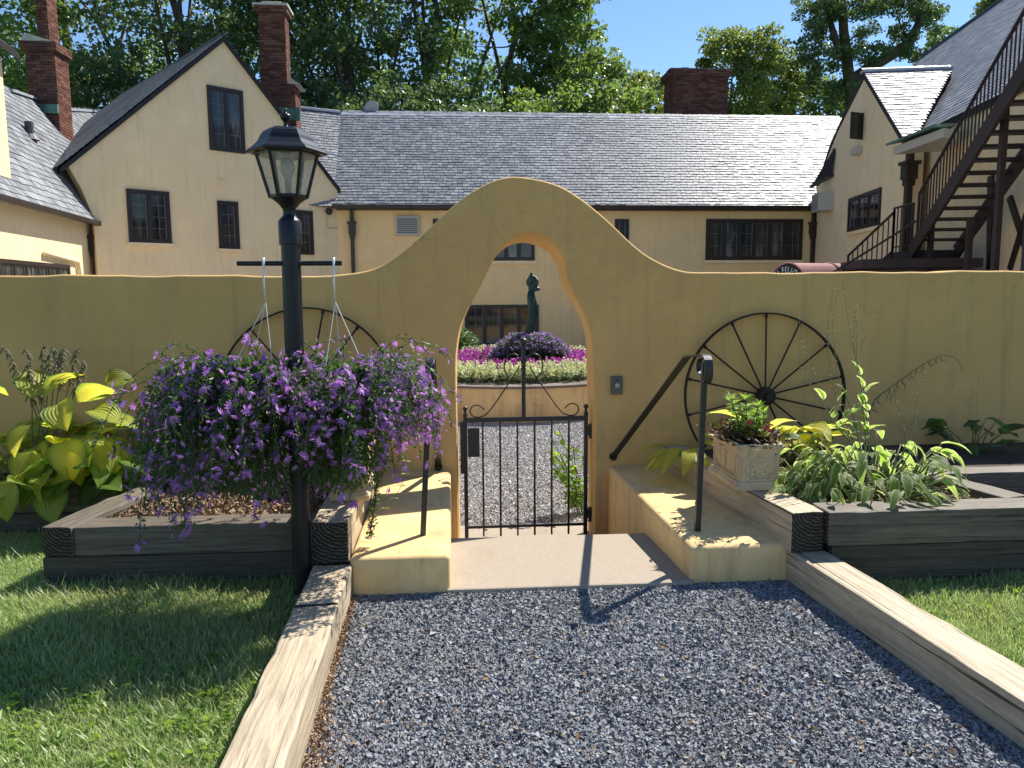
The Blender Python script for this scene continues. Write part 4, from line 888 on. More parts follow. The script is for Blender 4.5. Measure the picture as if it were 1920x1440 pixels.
# ================================================================ stone planters
M['cast'] = stucco('cast_stone', (.58, .455, .28), (.46, .36, .22), (.16, .13, .09), .5, .002, .55)
def planter(label, x0, x1, y0, y1, z0, z1):
    p = thing('stone_planter', label, 'planter', ((x0+x1)/2, (y0+y1)/2, z0)); H = z1-z0
    b = MB(); cx, cy = (x0+x1)/2, (y0+y1)/2
    def ring(k, z): hx, hy = (x1-x0)/2-k, (y1-y0)/2-k; return [(cx-hx, cy-hy, z), (cx+hx, cy-hy, z), (cx+hx, cy+hy, z), (cx-hx, cy+hy, z)]
    prof = [(.004, 0), (.0, .004), (0, .028), (.006, .032), (.010, .045), (.020, .052), (.024, .06), (.018, H-.055), (.014, H-.045), (.006, H-.03), (0, H-.022), (0, H-.002), (.004, H), (.022, H), (.028, H-.03)]
    vs = [q for k, z in prof for q in ring(k, z0+z)]; n = len(prof)
    b.add(vs, [(i*4+j, i*4+(j+1) % 4, i*4+4+(j+1) % 4, i*4+4+j) for i in range(n-1) for j in range(4)]+[(3, 2, 1, 0)]); b.build('box', M['cast'], p, bevel=.003)
    MB().add(ring(.027, z1-.03), [(0, 1, 2, 3)]).build('potting_soil', M['soil'], p)
    def panel(c, ax, nn, hw_, hh):
        c, ax, nn = A(*c), A(*ax), A(*nn); Z = A(0, 0, 1); k = min(hw_, hh)*.42; f = MB()
        for s_, rr in ((1., .0075), (.80, .0045)):
            a_, h_ = hw_*s_, hh*s_; kk = k*s_
            pts = [(-a_+kk, -h_), (a_-kk, -h_), (a_-kk*.75, -h_+kk*.75), (a_, -h_+kk), (a_, h_-kk), (a_-kk*.75, h_-kk*.75), (a_-kk, h_), (-a_+kk, h_), (-a_+kk*.75, h_-kk*.75), (-a_, h_-kk), (-a_, -h_+kk), (-a_+kk*.75, -h_+kk*.75), (-a_+kk, -h_)]
            f.tube([c+ax*x+Z*y+nn*.001 for x, y in pts], rr, 6, cap=False)
        f.build('panel_moulding', M['cast'], p)
    def rosette(c, ax, nn, r):
        c, ax, nn = A(*c), A(*ax), A(*nn); Z = A(0, 0, 1); f = MB()
        for (rad, rr, k, s_) in ((r*.95, .003, 8, .30), (r*.55, .003, 6, .26)):
            for j in range(k):
                t = 2*math.pi*j/k; q = c+(ax*math.cos(t)+Z*math.sin(t))*rad*.7
                f.tube([q+(ax*math.cos(u)+Z*math.sin(u))*r*s_+nn*.002 for u in np.linspace(0, 2*math.pi, 9)], .0058, 5, cap=False)
        f.tube([c, c+nn*.008], [r*.2, r*.12], 10); f.build('rosette', M['cast'], p)
    zc_ = z0+H*.52; hh = H*.30; hx = (x1-x0)/2*.70; hy = (y1-y0)/2*.80
    panel((cx, y0+.021, zc_), (1, 0, 0), (0, -1, 0), hx, hh); rosette((cx, y0+.021, zc_), (1, 0, 0), (0, -1, 0), min(hx, hh)*.72)
    for xs, nn in ((x0+.021, (-1, 0, 0)), (x1-.021, (1, 0, 0))):
        panel((xs, cy, zc_), (0, 1, 0), nn, hy, hh); f = MB()
        q = A(xs, cy, zc_); N_ = A(*nn); f.bar(q-A(0, 0, hh*.6)+N_*.003, q+A(0, 0, hh*.5)+N_*.003, .012, .01, upv=(0, 1, 0)).ob(q+A(0, 0, hh*.55)+N_*.003, A(0, .025, 0), N_*.004, A(0, 0, .006)); f.build('relief', M['cast'], p)
    return p
planter('cast stone trough planter with red flowers, standing on the right bed timber', 1.585, 1.855, 4.08, 4.56, .478, .742)
planter('cast stone trough planter half hidden under purple flowers, standing on the left bed timber', -.66, -.45, 4.10, 4.56, .478, .742)

# ================================================================ courtyard planter, statue
CX, CY, CR = 1.05, 12.95, 2.30
cpl = thing('round_planter', 'round yellow plastered courtyard planter full of bedding flowers', 'planter', (CX, CY, -.25))
MB().lathe((CX, CY, 0), [(CR, -.27), (CR, .235), (CR-.25, .235), (CR-.25, .1)], 96, cap=False).build('wall', M['cheek'], cpl, auto=40)
MB().lathe((CX, CY, 0), [(CR+.03, .236), (CR+.035, .272), (CR-.28, .28), (CR-.28, .236)], 96, cap=False).build('rim_cap', M['mortar'], cpl, auto=40)
MB().add([(CX+(CR-.26)*math.cos(t), CY+(CR-.26)*math.sin(t), .27) for t in np.linspace(0, 2*math.pi, 48, endpoint=False)], [tuple(range(48))]).build('soil', M['soil'], cpl)
def spikes(name, label, cat, r0, r1, n, hgt, mat, seed, rad=.035):
    g = np.random.default_rng(seed); V0 = []; F0 = []; n_q = 16
    pos, dirs, ups, sc = [], [], [], []
    for i in range(n):
        t = g.uniform(0, 2*math.pi); r = math.sqrt(g.uniform(r0*r0, r1*r1)); h = hgt*g.uniform(.7, 1.2); x, y = CX+r*math.cos(t), CY+r*math.sin(t)
        lean = g.normal(0, .1, 2)
        for k in range(n_q):
            f = .35+.65*k/n_q; rr = rad*(1.25-f)*1.5; a = g.uniform(0, 6.28)
            pos.append((x+lean[0]*f*h+rr*math.cos(a)*.6, y+lean[1]*f*h+rr*math.sin(a)*.6, .27+h*f)); dirs.append((math.cos(a), math.sin(a), g.uniform(.2, 1.2))); ups.append(g.normal(size=3)); sc.append(rad*g.uniform(.5, .9))
    base = np.array([(-.5, -.5, 0), (.5, -.5, 0), (.7, .5, .15), (-.5, .5, 0)], float); V, Fc = inst(base, np.array([(0, 1, 2, 3)]), np.array(pos), frame_rot(np.array(dirs), np.array(ups)), np.array(sc))
    return tag(link(name, nmesh(name, V, Fc, mat)), label, cat, kind='stuff')
spikes('white_bedding_flowers', 'cream white flower spikes ringing the round courtyard planter', 'flowers', 1.55, 2.05, 1500, .27, M['white_fl'], 1)
spikes('magenta_bedding_flowers', 'magenta flower spikes behind the cream ones in the round planter', 'flowers', 1.0, 1.60, 1000, .27, M['mag_fl'], 2)
def leafpatch(name, label, cat, P, mat, size, seed, kind='stuff', parent=None, asp=.5):
    g = np.random.default_rng(seed); n = len(P); d = g.normal(size=(n, 3)); d[:, 2] = np.abs(d[:, 2])*.6
    base = np.array([(0, 0, 0), (.5, -asp/2, .06), (1, 0, -.05), (.5, asp/2, .06)], float)
    V, Fc = inst(base, np.array([(0, 1, 2, 3)]), P-wl(parent), frame_rot(d, g.normal(size=(n, 3))+A(0, 0, 1.5)), size*g.uniform(.6, 1.3, n))
    return tag(link(name, nmesh(name, V, Fc, mat), parent), label, cat, kind=kind)
g = np.random.default_rng(5); t = g.uniform(0, 6.283, 9000); r = np.sqrt(g.uniform(.4, 2.07**2, 9000))
leafpatch('bedding_foliage', 'low green leaves under the courtyard flowers', 'foliage', np.stack([CX+r*np.cos(t), CY+r*np.sin(t), .27+g.uniform(0, .13, 9000)], 1), M['bed_leaf'], .07, 4)
# pedestal bowl and its flower mound
SX = onY(992, 640, CY)[0]; zb0 = .27
ped = thing('flower_urn', 'stone urn under the statue, overflowing with lilac flowers', 'urn', (SX, CY, zb0))
MB().lathe((SX, CY, zb0), [(.20, 0), (.20, .05), (.10, .10), (.09, .2), (.30, .30), (.42, .38), (.44, .42), (.38, .40)], 28).build('bowl', M['concrete'], ped, auto=45)
n = 10000; g = np.random.default_rng(8); d = g.normal(size=(n, 3)); d[:, 2] = d[:, 2]*.9; d /= np.linalg.norm(d, axis=1)[:, None]; rr = g.uniform(.72, 1.03, n)
d2 = d*rr[:, None]*A(.68, .5, .24)+A(SX+.03, CY, .64); d2[:, 2] -= .30*np.maximum(0, np.abs(d[:, 0])-.5)
leafpatch('mound_foliage', None, None, d2, M['bed_leaf'], .055, 9, parent=ped)
m2 = (d[:, 2] > -.2) & (rr > .9) & (g.random(n) < .75); leafpatch('mound_flowers', None, None, d2[m2]+d[m2]*.02, M['lilac_fl'], .042, 10, parent=ped, asp=.8)
# statue: one continuous lofted figure of a draped woman with raised arms
stt = thing('bronze_statue', 'dark green bronze statue of a draped woman above the courtyard flowers', 'statue', (SX, CY, .70))
def Sp(zx, zy):   # surveyed outline point
    p = onY(820+zx/4.5, 420+zy/4.5, CY); return p[0], p[2]
secs = [(765, 812, 985), (738, 822, 975), (733, 822, 930), (744, 826, 880), (750, 836, 830), (758, 850, 780), (764, 852, 730), (762, 846, 690), (756, 838, 650), (754, 828, 615), (757, 820, 590), (764, 822, 575), (770, 832, 560), (768, 842, 540), (768, 834, 520), (772, 822, 505), (780, 812, 495), (783, 808, 488)]
m = MB(); nn_ = 16; vs = []
for i, (a_, b_, y_) in enumerate(secs[1:]):
    x0, z = Sp(a_, y_); x1, _ = Sp(b_, y_); c = (x0+x1)/2; h = (x1-x0)/2; dy = h*.82
    vs += [(c+h*math.cos(t)*(1+.06*math.sin(5*t+i)), CY+dy*math.sin(t)+.02*math.sin(i*.6), z) for t in np.linspace(0, 2*math.pi, nn_, endpoint=False)]
k = len(secs)-1; m.add(vs, [(i*nn_+j, i*nn_+(j+1) % nn_, (i+1)*nn_+(j+1) % nn_, (i+1)*nn_+j) for i in range(k-1) for j in range(nn_)]+[tuple(range(nn_))[::-1], tuple((k-1)*nn_+j for j in range(nn_))])
hx, hz = Sp(803, 470); m.ball((hx, CY, hz), .068, 14, sz=1.25)
nx_, nz_ = Sp(800, 500); m.tube([(nx_, CY, nz_-.06), (hx, CY, hz)], .035, 10)
for sx_, yy in ((770, .06), (832, -.07)):     # arms lifted to the head
    s1x, s1z = Sp(sx_*.5+400, 525); ex, ez_ = Sp(sx_-4 if sx_ < 800 else sx_+6, 478); wx, wz = Sp(798 if sx_ < 800 else 806, 446)
    m.tube([(s1x, CY+yy*.6, s1z), (ex, CY+yy, (s1z+ez_)/2), (ex, CY+yy, ez_), ((ex+wx)/2, CY+yy*.5, wz-.005), (wx, CY, wz)], [.034, .032, .028, .024, .02], 8)
bx_, bz_ = Sp(842, 548); m.ball((bx_, CY-.03, bz_), .05, 12, sz=.75)   # bust / vase at the breast
px_, pz_ = Sp(856, 545); m.tube([(bx_, CY-.03, bz_), (px_, CY-.03, pz_)], [.045, .018], 8)
for f_ in range(9):   # folds of the drape
    t0 = random.uniform(-.9, .9); x0, z0_ = Sp(800+30*t0, 640); x1, z1_ = Sp(782+40*t0, 970); m.tube([(x0, CY-.085, z0_), ((x0+x1)/2+.02, CY-.11, (z0_+z1_)/2), (x1, CY-.10, z1_)], [.008, .014, .012], 6)
so2 = m.build('figure', M['bronze'], stt, smooth=True); rmz = so2.modifiers.new('remesh', 'REMESH'); rmz.mode = 'VOXEL'; rmz.voxel_size = .011; rmz.use_smooth_shade = True
sm_ = so2.modifiers.new('smooth', 'SMOOTH'); sm_.iterations = 3; sm_.factor = .5
cx_, cz_ = Sp(795, 446); MB().lathe((cx_, CY, cz_-.01), [(.04, 0), (.055, .02), (.03, .035), (.035, .06), (.012, .075), (.008, .1)], 10).build('crown', M['bronze'], stt, smooth=True)
bsx = Sp(775, 975); MB().lathe((bsx[0], CY, .62), [(.13, 0), (.13, .07), (.10, .13)], 16).build('base', M['bronze'], stt)
# ================================================================ gravel
def stones(name, n, xf, y0, y1, zf, size, mat, seed, flat=.55):
    g = np.random.default_rng(seed); Vs, Fs = [], []; b0 = 0
    fc = np.array([(0, 2, 3, 1), (4, 5, 7, 6), (0, 1, 5, 4), (1, 3, 7, 5), (3, 2, 6, 7), (2, 0, 4, 6)])
    for k in range(8):
        base = np.array([(x, y, z) for z in (-.5, .5) for y in (-.5, .5) for x in (-.5, .5)], float)*A(1, .75, flat)+g.normal(0, .13, (8, 3)); base[4:, :2] *= g.uniform(.35, .8)
        m_ = n//8; y = g.uniform(y0, y1, m_); lo, hi = xf(y); x = g.uniform(lo, hi); s = size*np.exp(g.normal(0, .28, m_))
        q = randrot(m_, g); P = np.stack([x, y, zf(y)+g.uniform(-.2, .6, m_)*size*.5], 1); V, Fc = inst(base, fc[1:], P, q, s); Vs.append(V); Fs.append(Fc+b0); b0 += len(V)
    return tag(link(name, nmesh(name, np.concatenate(Vs), np.concatenate(Fs), mat)), kind='stuff')
stones('gravel', 125000, lambda y: (-.50+0*y, 1.72+(3.71-y)*.119), 1.55, 3.72, lambda y: gz(y)+.002, .0118, M['gravel'], 1)
stones('gravel', 42000, lambda y: (-.1-(y-5.6)*.12, 1.1+(y-5.6)*.22), 5.6, 10.8, lambda y: -.247+0*y, .012, M['gravel2'], 2)
g = np.random.default_rng(33); fl_m = [leaf for leaf in ()]
lt = []
for k in range(46): y = g.uniform(2.1, 3.65); lt.append((g.uniform(-.45, 1.65+(3.71-y)*.119), y, gz(y)+.014))
M['dead_leaf'] = m_leaf('dead_leaves', (.30, .15, .06), (.50, .33, .14), (.3, .15, .05), .2, .8, .2)
leafpatch('fallen_leaves', 'small dry tan leaves scattered on the gravel path', 'leaves', np.array(lt), M['dead_leaf'], .024, 34, asp=.6)
# few weeds & dirt by the left timber
dn = 2600; g = np.random.default_rng(3); y = g.uniform(2.2, 3.7, dn); x = -.50+np.abs(g.normal(0, .012+.04*np.clip(np.sin(y*3.3), 0, 1)**2, dn)); leafpatch('dirt_crumbs', 'brown dirt crumbs along the left path timber', 'dirt', np.stack([x, y, gz(y)+.012+g.uniform(0, .006, dn)], 1), M['mulch'], .010, 6, asp=.9)

# ================================================================ lawn grass
def grass(name, label, n, xr, yr, excl, seed, h0=.036):
    g = np.random.default_rng(seed); y = g.uniform(*yr, n*2); x = g.uniform(*xr, n*2); k = ~excl(x, y); x, y = x[k][:n], y[k][:n]; n = len(x)
    f = np.sin(x*3.1+1.3*np.sin(y*2.3))*np.cos(y*3.7+x)+.6*np.sin(x*9+y*7); pt = np.clip(.5+.35*f+g.normal(0, .15, n), 0, 1)
    keep = g.random(n) < .55+.45*pt; x, y, pt = x[keep], y[keep], pt[keep]; n = len(x)
    h = h0*(.6+.75*pt)*np.exp(g.normal(0, .3, n)); wdt = g.uniform(.0016, .0032, n); a = g.uniform(0, 6.283, n)+.0; ln = g.uniform(.15, .95, n)*h
    dx, dy = np.cos(a), np.sin(a); P = np.stack([x, y, gz(y)+0*x], 1); sx = np.stack([-dy, dx, 0*dx], 1)*wdt[:, None]; D = np.stack([dx, dy, 0*dx], 1)
    Z = A(0, 0, 1)
    v = [P-sx, P+sx, P+D*(ln*.30)[:, None]+Z*(h*.6)[:, None]-sx*.8, P+D*(ln*.30)[:, None]+Z*(h*.6)[:, None]+sx*.8, P+D*ln[:, None]+Z*h[:, None]-sx*.15, P+D*ln[:, None]+Z*h[:, None]+sx*.15]
    V = np.stack(v, 1).reshape(-1, 3); Fc = (np.array([(0, 1, 3, 2), (2, 3, 5, 4)])[None]+(np.arange(n)*6)[:, None, None]).reshape(-1, 4)
    return tag(link(name, nmesh(name, V, Fc, M['grass_blade'])), label, 'grass', kind='stuff')
grass('grass', 'mown lawn grass left of the path, half in deep shade', 215000, (-3.4, -.705), (1.5, 4.86), lambda x, y: (y > 3.95) & (x > -2.1) | ((y > 4.8) & (x < -1.9)), 11)
grass('grass', 'bright sunlit lawn grass right of the path', 95000, (1.9, 4.6), (1.7, 3.66), lambda x, y: x < 1.93+(3.71-y)*.119, 12, .034)
def weeds(name, label, n, xr, yr, seed, size=.035):
    g = np.random.default_rng(seed); P = []
    for i in range(n):
        cx, cy = g.uniform(*xr), g.uniform(*yr)
        for k in range(g.integers(4, 10)): P.append((cx+g.normal(0, .022), cy+g.normal(0, .022), gz(cy)+.025+g.uniform(0, .02)))
    return leafpatch(name, label, 'weeds', np.array(P), M['weed'], size, seed, asp=.6)
weeds('lawn_weeds', 'broad leaved weeds scattered in the left lawn', 130, (-1.9, -.75), (1.9, 3.1), 21)
weeds('lawn_weeds', 'small broad leaved weeds in the right lawn', 60, (2.1, 3.4), (2.0, 3.6), 22, .025)
# mulch in the left bed, soil litter in the right
def chips(name, label, n, xr, yr, z, mat, s, seed):
    g = np.random.default_rng(seed); return leafpatch(name, label, 'mulch', np.stack([g.uniform(*xr, n), g.uniform(*yr, n), z+g.uniform(0, .018, n)], 1), mat, s, seed, asp=.45)
chips('bark_mulch', 'tan bark mulch chips in the left raised bed', 7000, (-1.93, -.70), (4.11, 5.1), .366, M['mulch'], .032, 31)
chips('bark_mulch', 'bark mulch around the hostas in the right raised bed', 4000, (1.72, 2.92), (3.85, 5.3), .432, M['mulch'], .022, 32)

# ================================================================ trees
def tree(name, label, x, y, h, r, seed, leaf, n_leaf=13000, z0=.3, asp=1.25, limbs=9, clumps=130, sz=(.15, .30), trunk_r=None, lean=(0, 0), crown=None, group=None, gz0=-.3):
    g = np.random.default_rng(seed); tr = thing(name, label, 'tree', (x, y, gz0), group)
    trunk_r = trunk_r or h*.016
    zc = gz0+h*(z0+(1-z0)/2); rz = h*(1-z0)/2
    if crown is None: crown = [(lean[0], lean[1], zc, r, r, rz)]
    C = []; tot = sum(c[3]*c[5] for c in crown)
    for c in crown:
        m_ = max(6, int(clumps*c[3]*c[5]/tot)); d = g.normal(size=(m_, 3)); d /= np.linalg.norm(d, axis=1)[:, None]; rr = g.uniform(.35, 1.0, m_)**.6
        C.append(A(x+c[0], y+c[1], c[2])+d*rr[:, None]*A(c[3], c[4], c[5]))
    C = np.concatenate(C)
    # trunk + limbs
    wood = MB(); top = A(x+lean[0]*.8, y+lean[1]*.8, gz0+h*.86); base = A(x, y, gz0)
    tk = [base+(top-base)*t+A(*(g.normal(0, .018*h*t**.5, 2)), 0)*(t > 0) for t in np.linspace(0, 1, 9)]
    wood.tube(tk, [trunk_r*(1.25-1.1*t**.8) for t in np.linspace(0, 1, 9)], 9)
    tips = []
    sel = C[g.choice(len(C), min(limbs, len(C)), replace=False)]
    for q in sel:
        t = np.clip((q[2]-gz0)/h*.62, .18, .75); i = t*8; b = tk[int(i)]+(tk[min(int(i)+1, 8)]-tk[int(i)])*(i-int(i))
        mid = (b+q)/2+A(*g.normal(0, .05*h*.3, 3)); mid[2] -= .03*h; L = [b, (b+mid)/2+A(0, 0, .05), mid, (mid+q)/2+A(*g.normal(0, .15, 3)), q]
        r0 = trunk_r*(1.0-t)*.62+.03; wood.tube(L, [r0, r0*.8, r0*.6, r0*.4, r0*.18], 6); tips += [mid, (mid+q)/2, q]
    for q in C[g.choice(len(C), min(len(C), limbs*4), replace=False)]:
        if not tips: break
        T_ = np.array(tips); b = T_[np.argmin(np.linalg.norm(T_-q, axis=1))]; wood.tube([b, (b+q)/2+A(*g.normal(0, .12, 3)), q], [.055, .04, .015], 4)
    wood.build('trunk', M['bark'], tr, smooth=True)
    per = n_leaf//len(C); P = []
    for q in C:
        cr = r*g.uniform(.10, .23)+.25; d = g.normal(size=(per, 3)); d /= np.linalg.norm(d, axis=1)[:, None]
        P.append(q+d*(g.uniform(.2, 1, per)**.5*cr)[:, None]*A(1, 1, .62))
    P = np.concatenate(P)-wl(tr); n = len(P); dd = g.normal(size=(n, 3)); dd[:, 2] -= .35
    base_ = np.array([(-.5, 0, 0), (0, -.34, .07), (.55, 0, -.05), (0, .34, .07)], float)
    V, Fc = inst(base_, np.array([(0, 1, 2, 3)]), P, frame_rot(dd, g.normal(size=(n, 3))+A(0, 0, .8)), g.uniform(sz[0], sz[1], n))
    link('crown', nmesh('crown', V, Fc, leaf), tr); return tr
def ux(u, Y): return float(onY(u, 300, Y)[0])
TL, TL2, TL3 = M['tree_leaf'], M['tree_leaf2'], M['tree_leaf3']
spec = [  # u, Y, height, crown radius, seed, leaf, label
    (-70, 40, 25, 6.0, 1, TL, 'dark oak at the far left edge, rising behind the tall red brick chimney'),
    (150, 47, 27, 5.4, 2, TL, 'oak between the tall red chimney and the gable, with blue sky gaps in its crown'),
    (335, 40, 26, 6.0, 3, TL3, 'very dark dense tree directly behind the peak of the front gable'),
    (505, 44, 27, 5.5, 4, TL3, 'dark tall tree behind the stepped brick chimney'),
    (655, 41, 25, 5.3, 5, TL3, 'dark tree behind the satellite dish on the roof ridge'),
    (810, 43, 26, 5.4, 6, TL, 'oak with long dark spreading limbs above the middle of the long roof'),
    (960, 46, 26, 5.3, 7, TL, 'leafy oak right of the spreading limbed oak, above the arch peak'),
    (1065, 44, 20.5, 3.3, 8, TL, 'sunlit oak forming the right end of the tall tree mass'),
    (1185, 50, 16.6, 3.4, 9, TL2, 'light green lower tree left of the broad dark chimney'),
    (1130, 39, 13.4, 2.6, 19, TL, 'mid green low tree below the right end of the tall tree mass'),
]
for u, Y, h, r, sd_, lf, lb in spec:
    tree('oak_tree', lb, ux(u, Y), Y, h, r, sd_, lf, 15500 if h > 20 else 11000, z0=.22, clumps=125, sz=(.17, .34))
for i, (u, Y, h, r, lf, lb) in enumerate([
    (30, 36, 12.5, 3.5, TL, 'small dark tree behind the low left wing roof'), (235, 37, 13.0, 3.6, TL3, 'small dark tree behind the ridge of the gabled house'),
    (560, 36, 12.0, 3.2, TL3, 'small dark tree between the stepped chimney and satellite dish'), (735, 36, 11.4, 3.4, TL3, 'small dark tree just above the ridge, right of the satellite dish'),
    (885, 37, 11.6, 3.4, TL3, 'small green tree just above the ridge over the arch'), (1030, 38, 12.2, 3.2, TL, 'small green tree just above the ridge, right of the arch peak'),
    (1215, 42, 13.6, 2.6, TL2, 'small light green tree touching the left side of the broad chimney')]):
    tree('understory_tree', lb, ux(u, Y), Y, h, r, 40+i, lf, 9000, z0=.34, clumps=90, sz=(.14, .28), limbs=6)
# right group, traced silhouettes
def cz(u, v, Y): p = onY(u, v, Y); return p
Y = 46; b = ux(1375, Y); q1, q2, q3 = cz(1352, 100, Y), cz(1422, 95, Y), cz(1390, 170, Y)
tree('oak_tree', 'round headed yellow green tree standing alone against the sky right of the broad chimney', b, Y, 17, 2.4, 61, TL2, 12000, clumps=110, crown=[(q1[0]-b, 0, q1[2], 1.35, 1.6, 1.5), (q2[0]-b, 0, q2[2], 1.3, 1.5, 1.6), (q3[0]-b, 0, q3[2]-.5, 1.9, 1.8, 2.2)], sz=(.14, .28))
Y = 52; b = ux(1455, Y); q1, q2 = cz(1470, 155, Y), cz(1428, 185, Y)
tree('oak_tree', 'pale green tree between the round headed tree and the big forked oak', b, Y, 15, 2.4, 62, TL2, 9000, clumps=90, crown=[(q1[0]-b, 0, q1[2], 1.7, 1.6, 2.0), (q2[0]-b, 0, q2[2]-1, 1.6, 1.6, 1.8)], sz=(.14, .28))
Y = 48; b = ux(1597, Y); t_ = thing('oak_tree', 'big forked oak with a long bent limb reaching right above the dormer roof', 'tree', (b, Y, -.3)); wood = MB()
P_ = lambda u, v, d=0.: cz(u, v, Y+d)
tk = [A(b+.1, Y, -.3), P_(1602, 330), P_(1597, 200), P_(1588, 110), P_(1582, 60), P_(1577, -20), P_(1570, -120)]
wood.tube(tk, [.50, .44, .36, .32, .28, .24, .12], 10)
wood.tube([P_(1588, 110), P_(1570, 85), P_(1556, 40), P_(1545, -20)], [.26, .22, .18, .12], 8)
wood.tube([P_(1596, 150), P_(1640, 122), P_(1680, 98), P_(1706, 78), P_(1722, 45), P_(1733, 0), P_(1742, -60)], [.34, .36, .34, .30, .25, .20, .14], 9)
wood.tube([P_(1733, 0), P_(1700, -10), P_(1660, -30)], [.12, .08, .04], 6); wood.tube([P_(1706, 78), P_(1690, 55), P_(1680, 20)], [.10, .07, .03], 6); wood.tube([P_(1722, 45), P_(1745, 30), P_(1762, 30)], [.08, .05, .02], 6)
wood.build('trunk', M['bark'], t_, smooth=True)
g = np.random.default_rng(71); cl = []
for (u, v, ru, rv, n_) in [(1530, 20, 45, 35, 34), (1545, 85, 45, 30, 24), (1520, 130, 28, 30, 10), (1600, 10, 42, 26, 20), (1560, 150, 40, 30, 18), (1628, 100, 34, 22, 14), (1590, 175, 50, 22, 16), (1650, 150, 34, 16, 8), (1690, 15, 50, 20, 22), (1690, 62, 28, 14, 9), (1740, 20, 28, 22, 14), (1752, 52, 14, 16, 5), (1690, 95, 30, 12, 7), (1720, 105, 22, 14, 7), (1640, -20, 120, 30, 30), (1620, 60, 20, 20, 6)]:
    for _ in range(n_):
        a = g.uniform(0, 6.28); rr = g.uniform(0, 1)**.5; cl.append(P_(u+ru*rr*math.cos(a), v+rv*rr*math.sin(a), g.uniform(-1.6, 1.6)))
cl = np.array(cl); per = 95; d = g.normal(size=(len(cl)*per, 3)); d /= np.linalg.norm(d, axis=1)[:, None]
PP = np.repeat(cl, per, 0)+d*(g.uniform(0, 1, len(d))**.5*.52)[:, None]*A(1, 1, .75)-wl(t_); n = len(PP); dd = g.normal(size=(n, 3)); dd[:, 2] -= .3
base_ = np.array([(-.5, 0, 0), (0, -.34, .07), (.55, 0, -.05), (0, .34, .07)], float); V, Fc = inst(base_, np.array([(0, 1, 2, 3)]), PP, frame_rot(dd, g.normal(size=(n, 3))+A(0, 0, .8)), g.uniform(.12, .24, n)); link('crown', nmesh('crown', V, Fc, TL3), t_)
Y = 58; b = ux(1560, Y); q1 = cz(1545, 195, Y); tree('understory_tree', 'light green leafy tree low behind the forked oak trunk', b, Y, 16, 3, 63, TL2, 9000, clumps=80, crown=[(q1[0]-b, 0, q1[2]-.4, 3.4, 2, 2.2)])
Y = 56; b = ux(1780, Y); q1 = cz(1772, 62, Y); tree('understory_tree', 'small dark tree top peeking above the steep roof', b, Y, 22, 2, 64, TL, 4000, clumps=40, crown=[(q1[0]-b, 0, q1[2]-.4, 1.1, 1.2, 1.2), (q1[0]-b+1, 0, q1[2]-1.8, 2, 1.2, 1.8)])
Y = 56; b = ux(1870, Y); q1 = cz(1868, 5, Y); tree('understory_tree', 'sunlit tree top just inside the upper right, above the steep roof', b, Y, 24, 2, 65, TL2, 4000, clumps=40, crown=[(q1[0]-b, 0, q1[2]-.5, 1.4, 1.2, 1.6)])

# ================================================================ hostas
def leaf_mesh(name, mat, W=.62, arch=.35, fold=.25, seed=0, point=1.0, nx=9, ny=6):
    g = np.random.default_rng(seed); vs, uv = [], []
    for i in range(nx+1):
        s = i/nx; w_ = W/2*(math.sin(math.pi*min(1, s**.72))**.75 if 0 < s < 1 else (.02 if s == 0 else 0.))
        zc_ = .12*math.sin(s*math.pi*.6)-arch*s*s; xs = s*(1-.12*arch)
        for j in range(ny+1):
            t = (j/ny)*2-1; y = t*w_; z = zc_+fold*abs(t)*w_*(1-.4*s)-.10*t*t*w_+.018*math.sin(t*7+s*9+seed)*abs(t)+.01*math.sin(s*22+seed)*abs(t)**2
            vs.append((xs-.10*abs(t)**2*(1-s)*W*.9*(s < .5), y, z)); uv.append((s, t))
    fs = [(i*(ny+1)+j, (i+1)*(ny+1)+j, (i+1)*(ny+1)+j+1, i*(ny+1)+j+1) for i in range(nx) for j in range(ny)]
    me = bpy.data.meshes.new(name); me.from_pydata(vs, [], fs); ul = me.uv_layers.new(name='UVMap')
    for lp_ in me.loops: ul.data[lp_.index].uv = uv[lp_.vertex_index]
    me.polygons.foreach_set('use_smooth', [True]*len(fs)); me.materials.append(mat); me.update(); return me
def put_leaf(parent, meshes, p, d, roll, L, k):
    x = nrm(A(*d)); y = np.cross(A(0, 0, 1), x); y = nrm(y) if np.linalg.norm(y) > 1e-4 else A(0, 1, 0); z = np.cross(x, y)
    y2 = y*math.cos(roll)+z*math.sin(roll); z2 = np.cross(x, y2); c = p-wl(parent); o = link('leaf', meshes[k % len(meshes)], parent)
    o.matrix_basis = Matrix([[x[0]*L, y2[0]*L, z2[0]*L, c[0]], [x[1]*L, y2[1]*L, z2[1]*L, c[1]], [x[2]*L, y2[2]*L, z2[2]*L, c[2]], [0, 0, 0, 1]]); return o
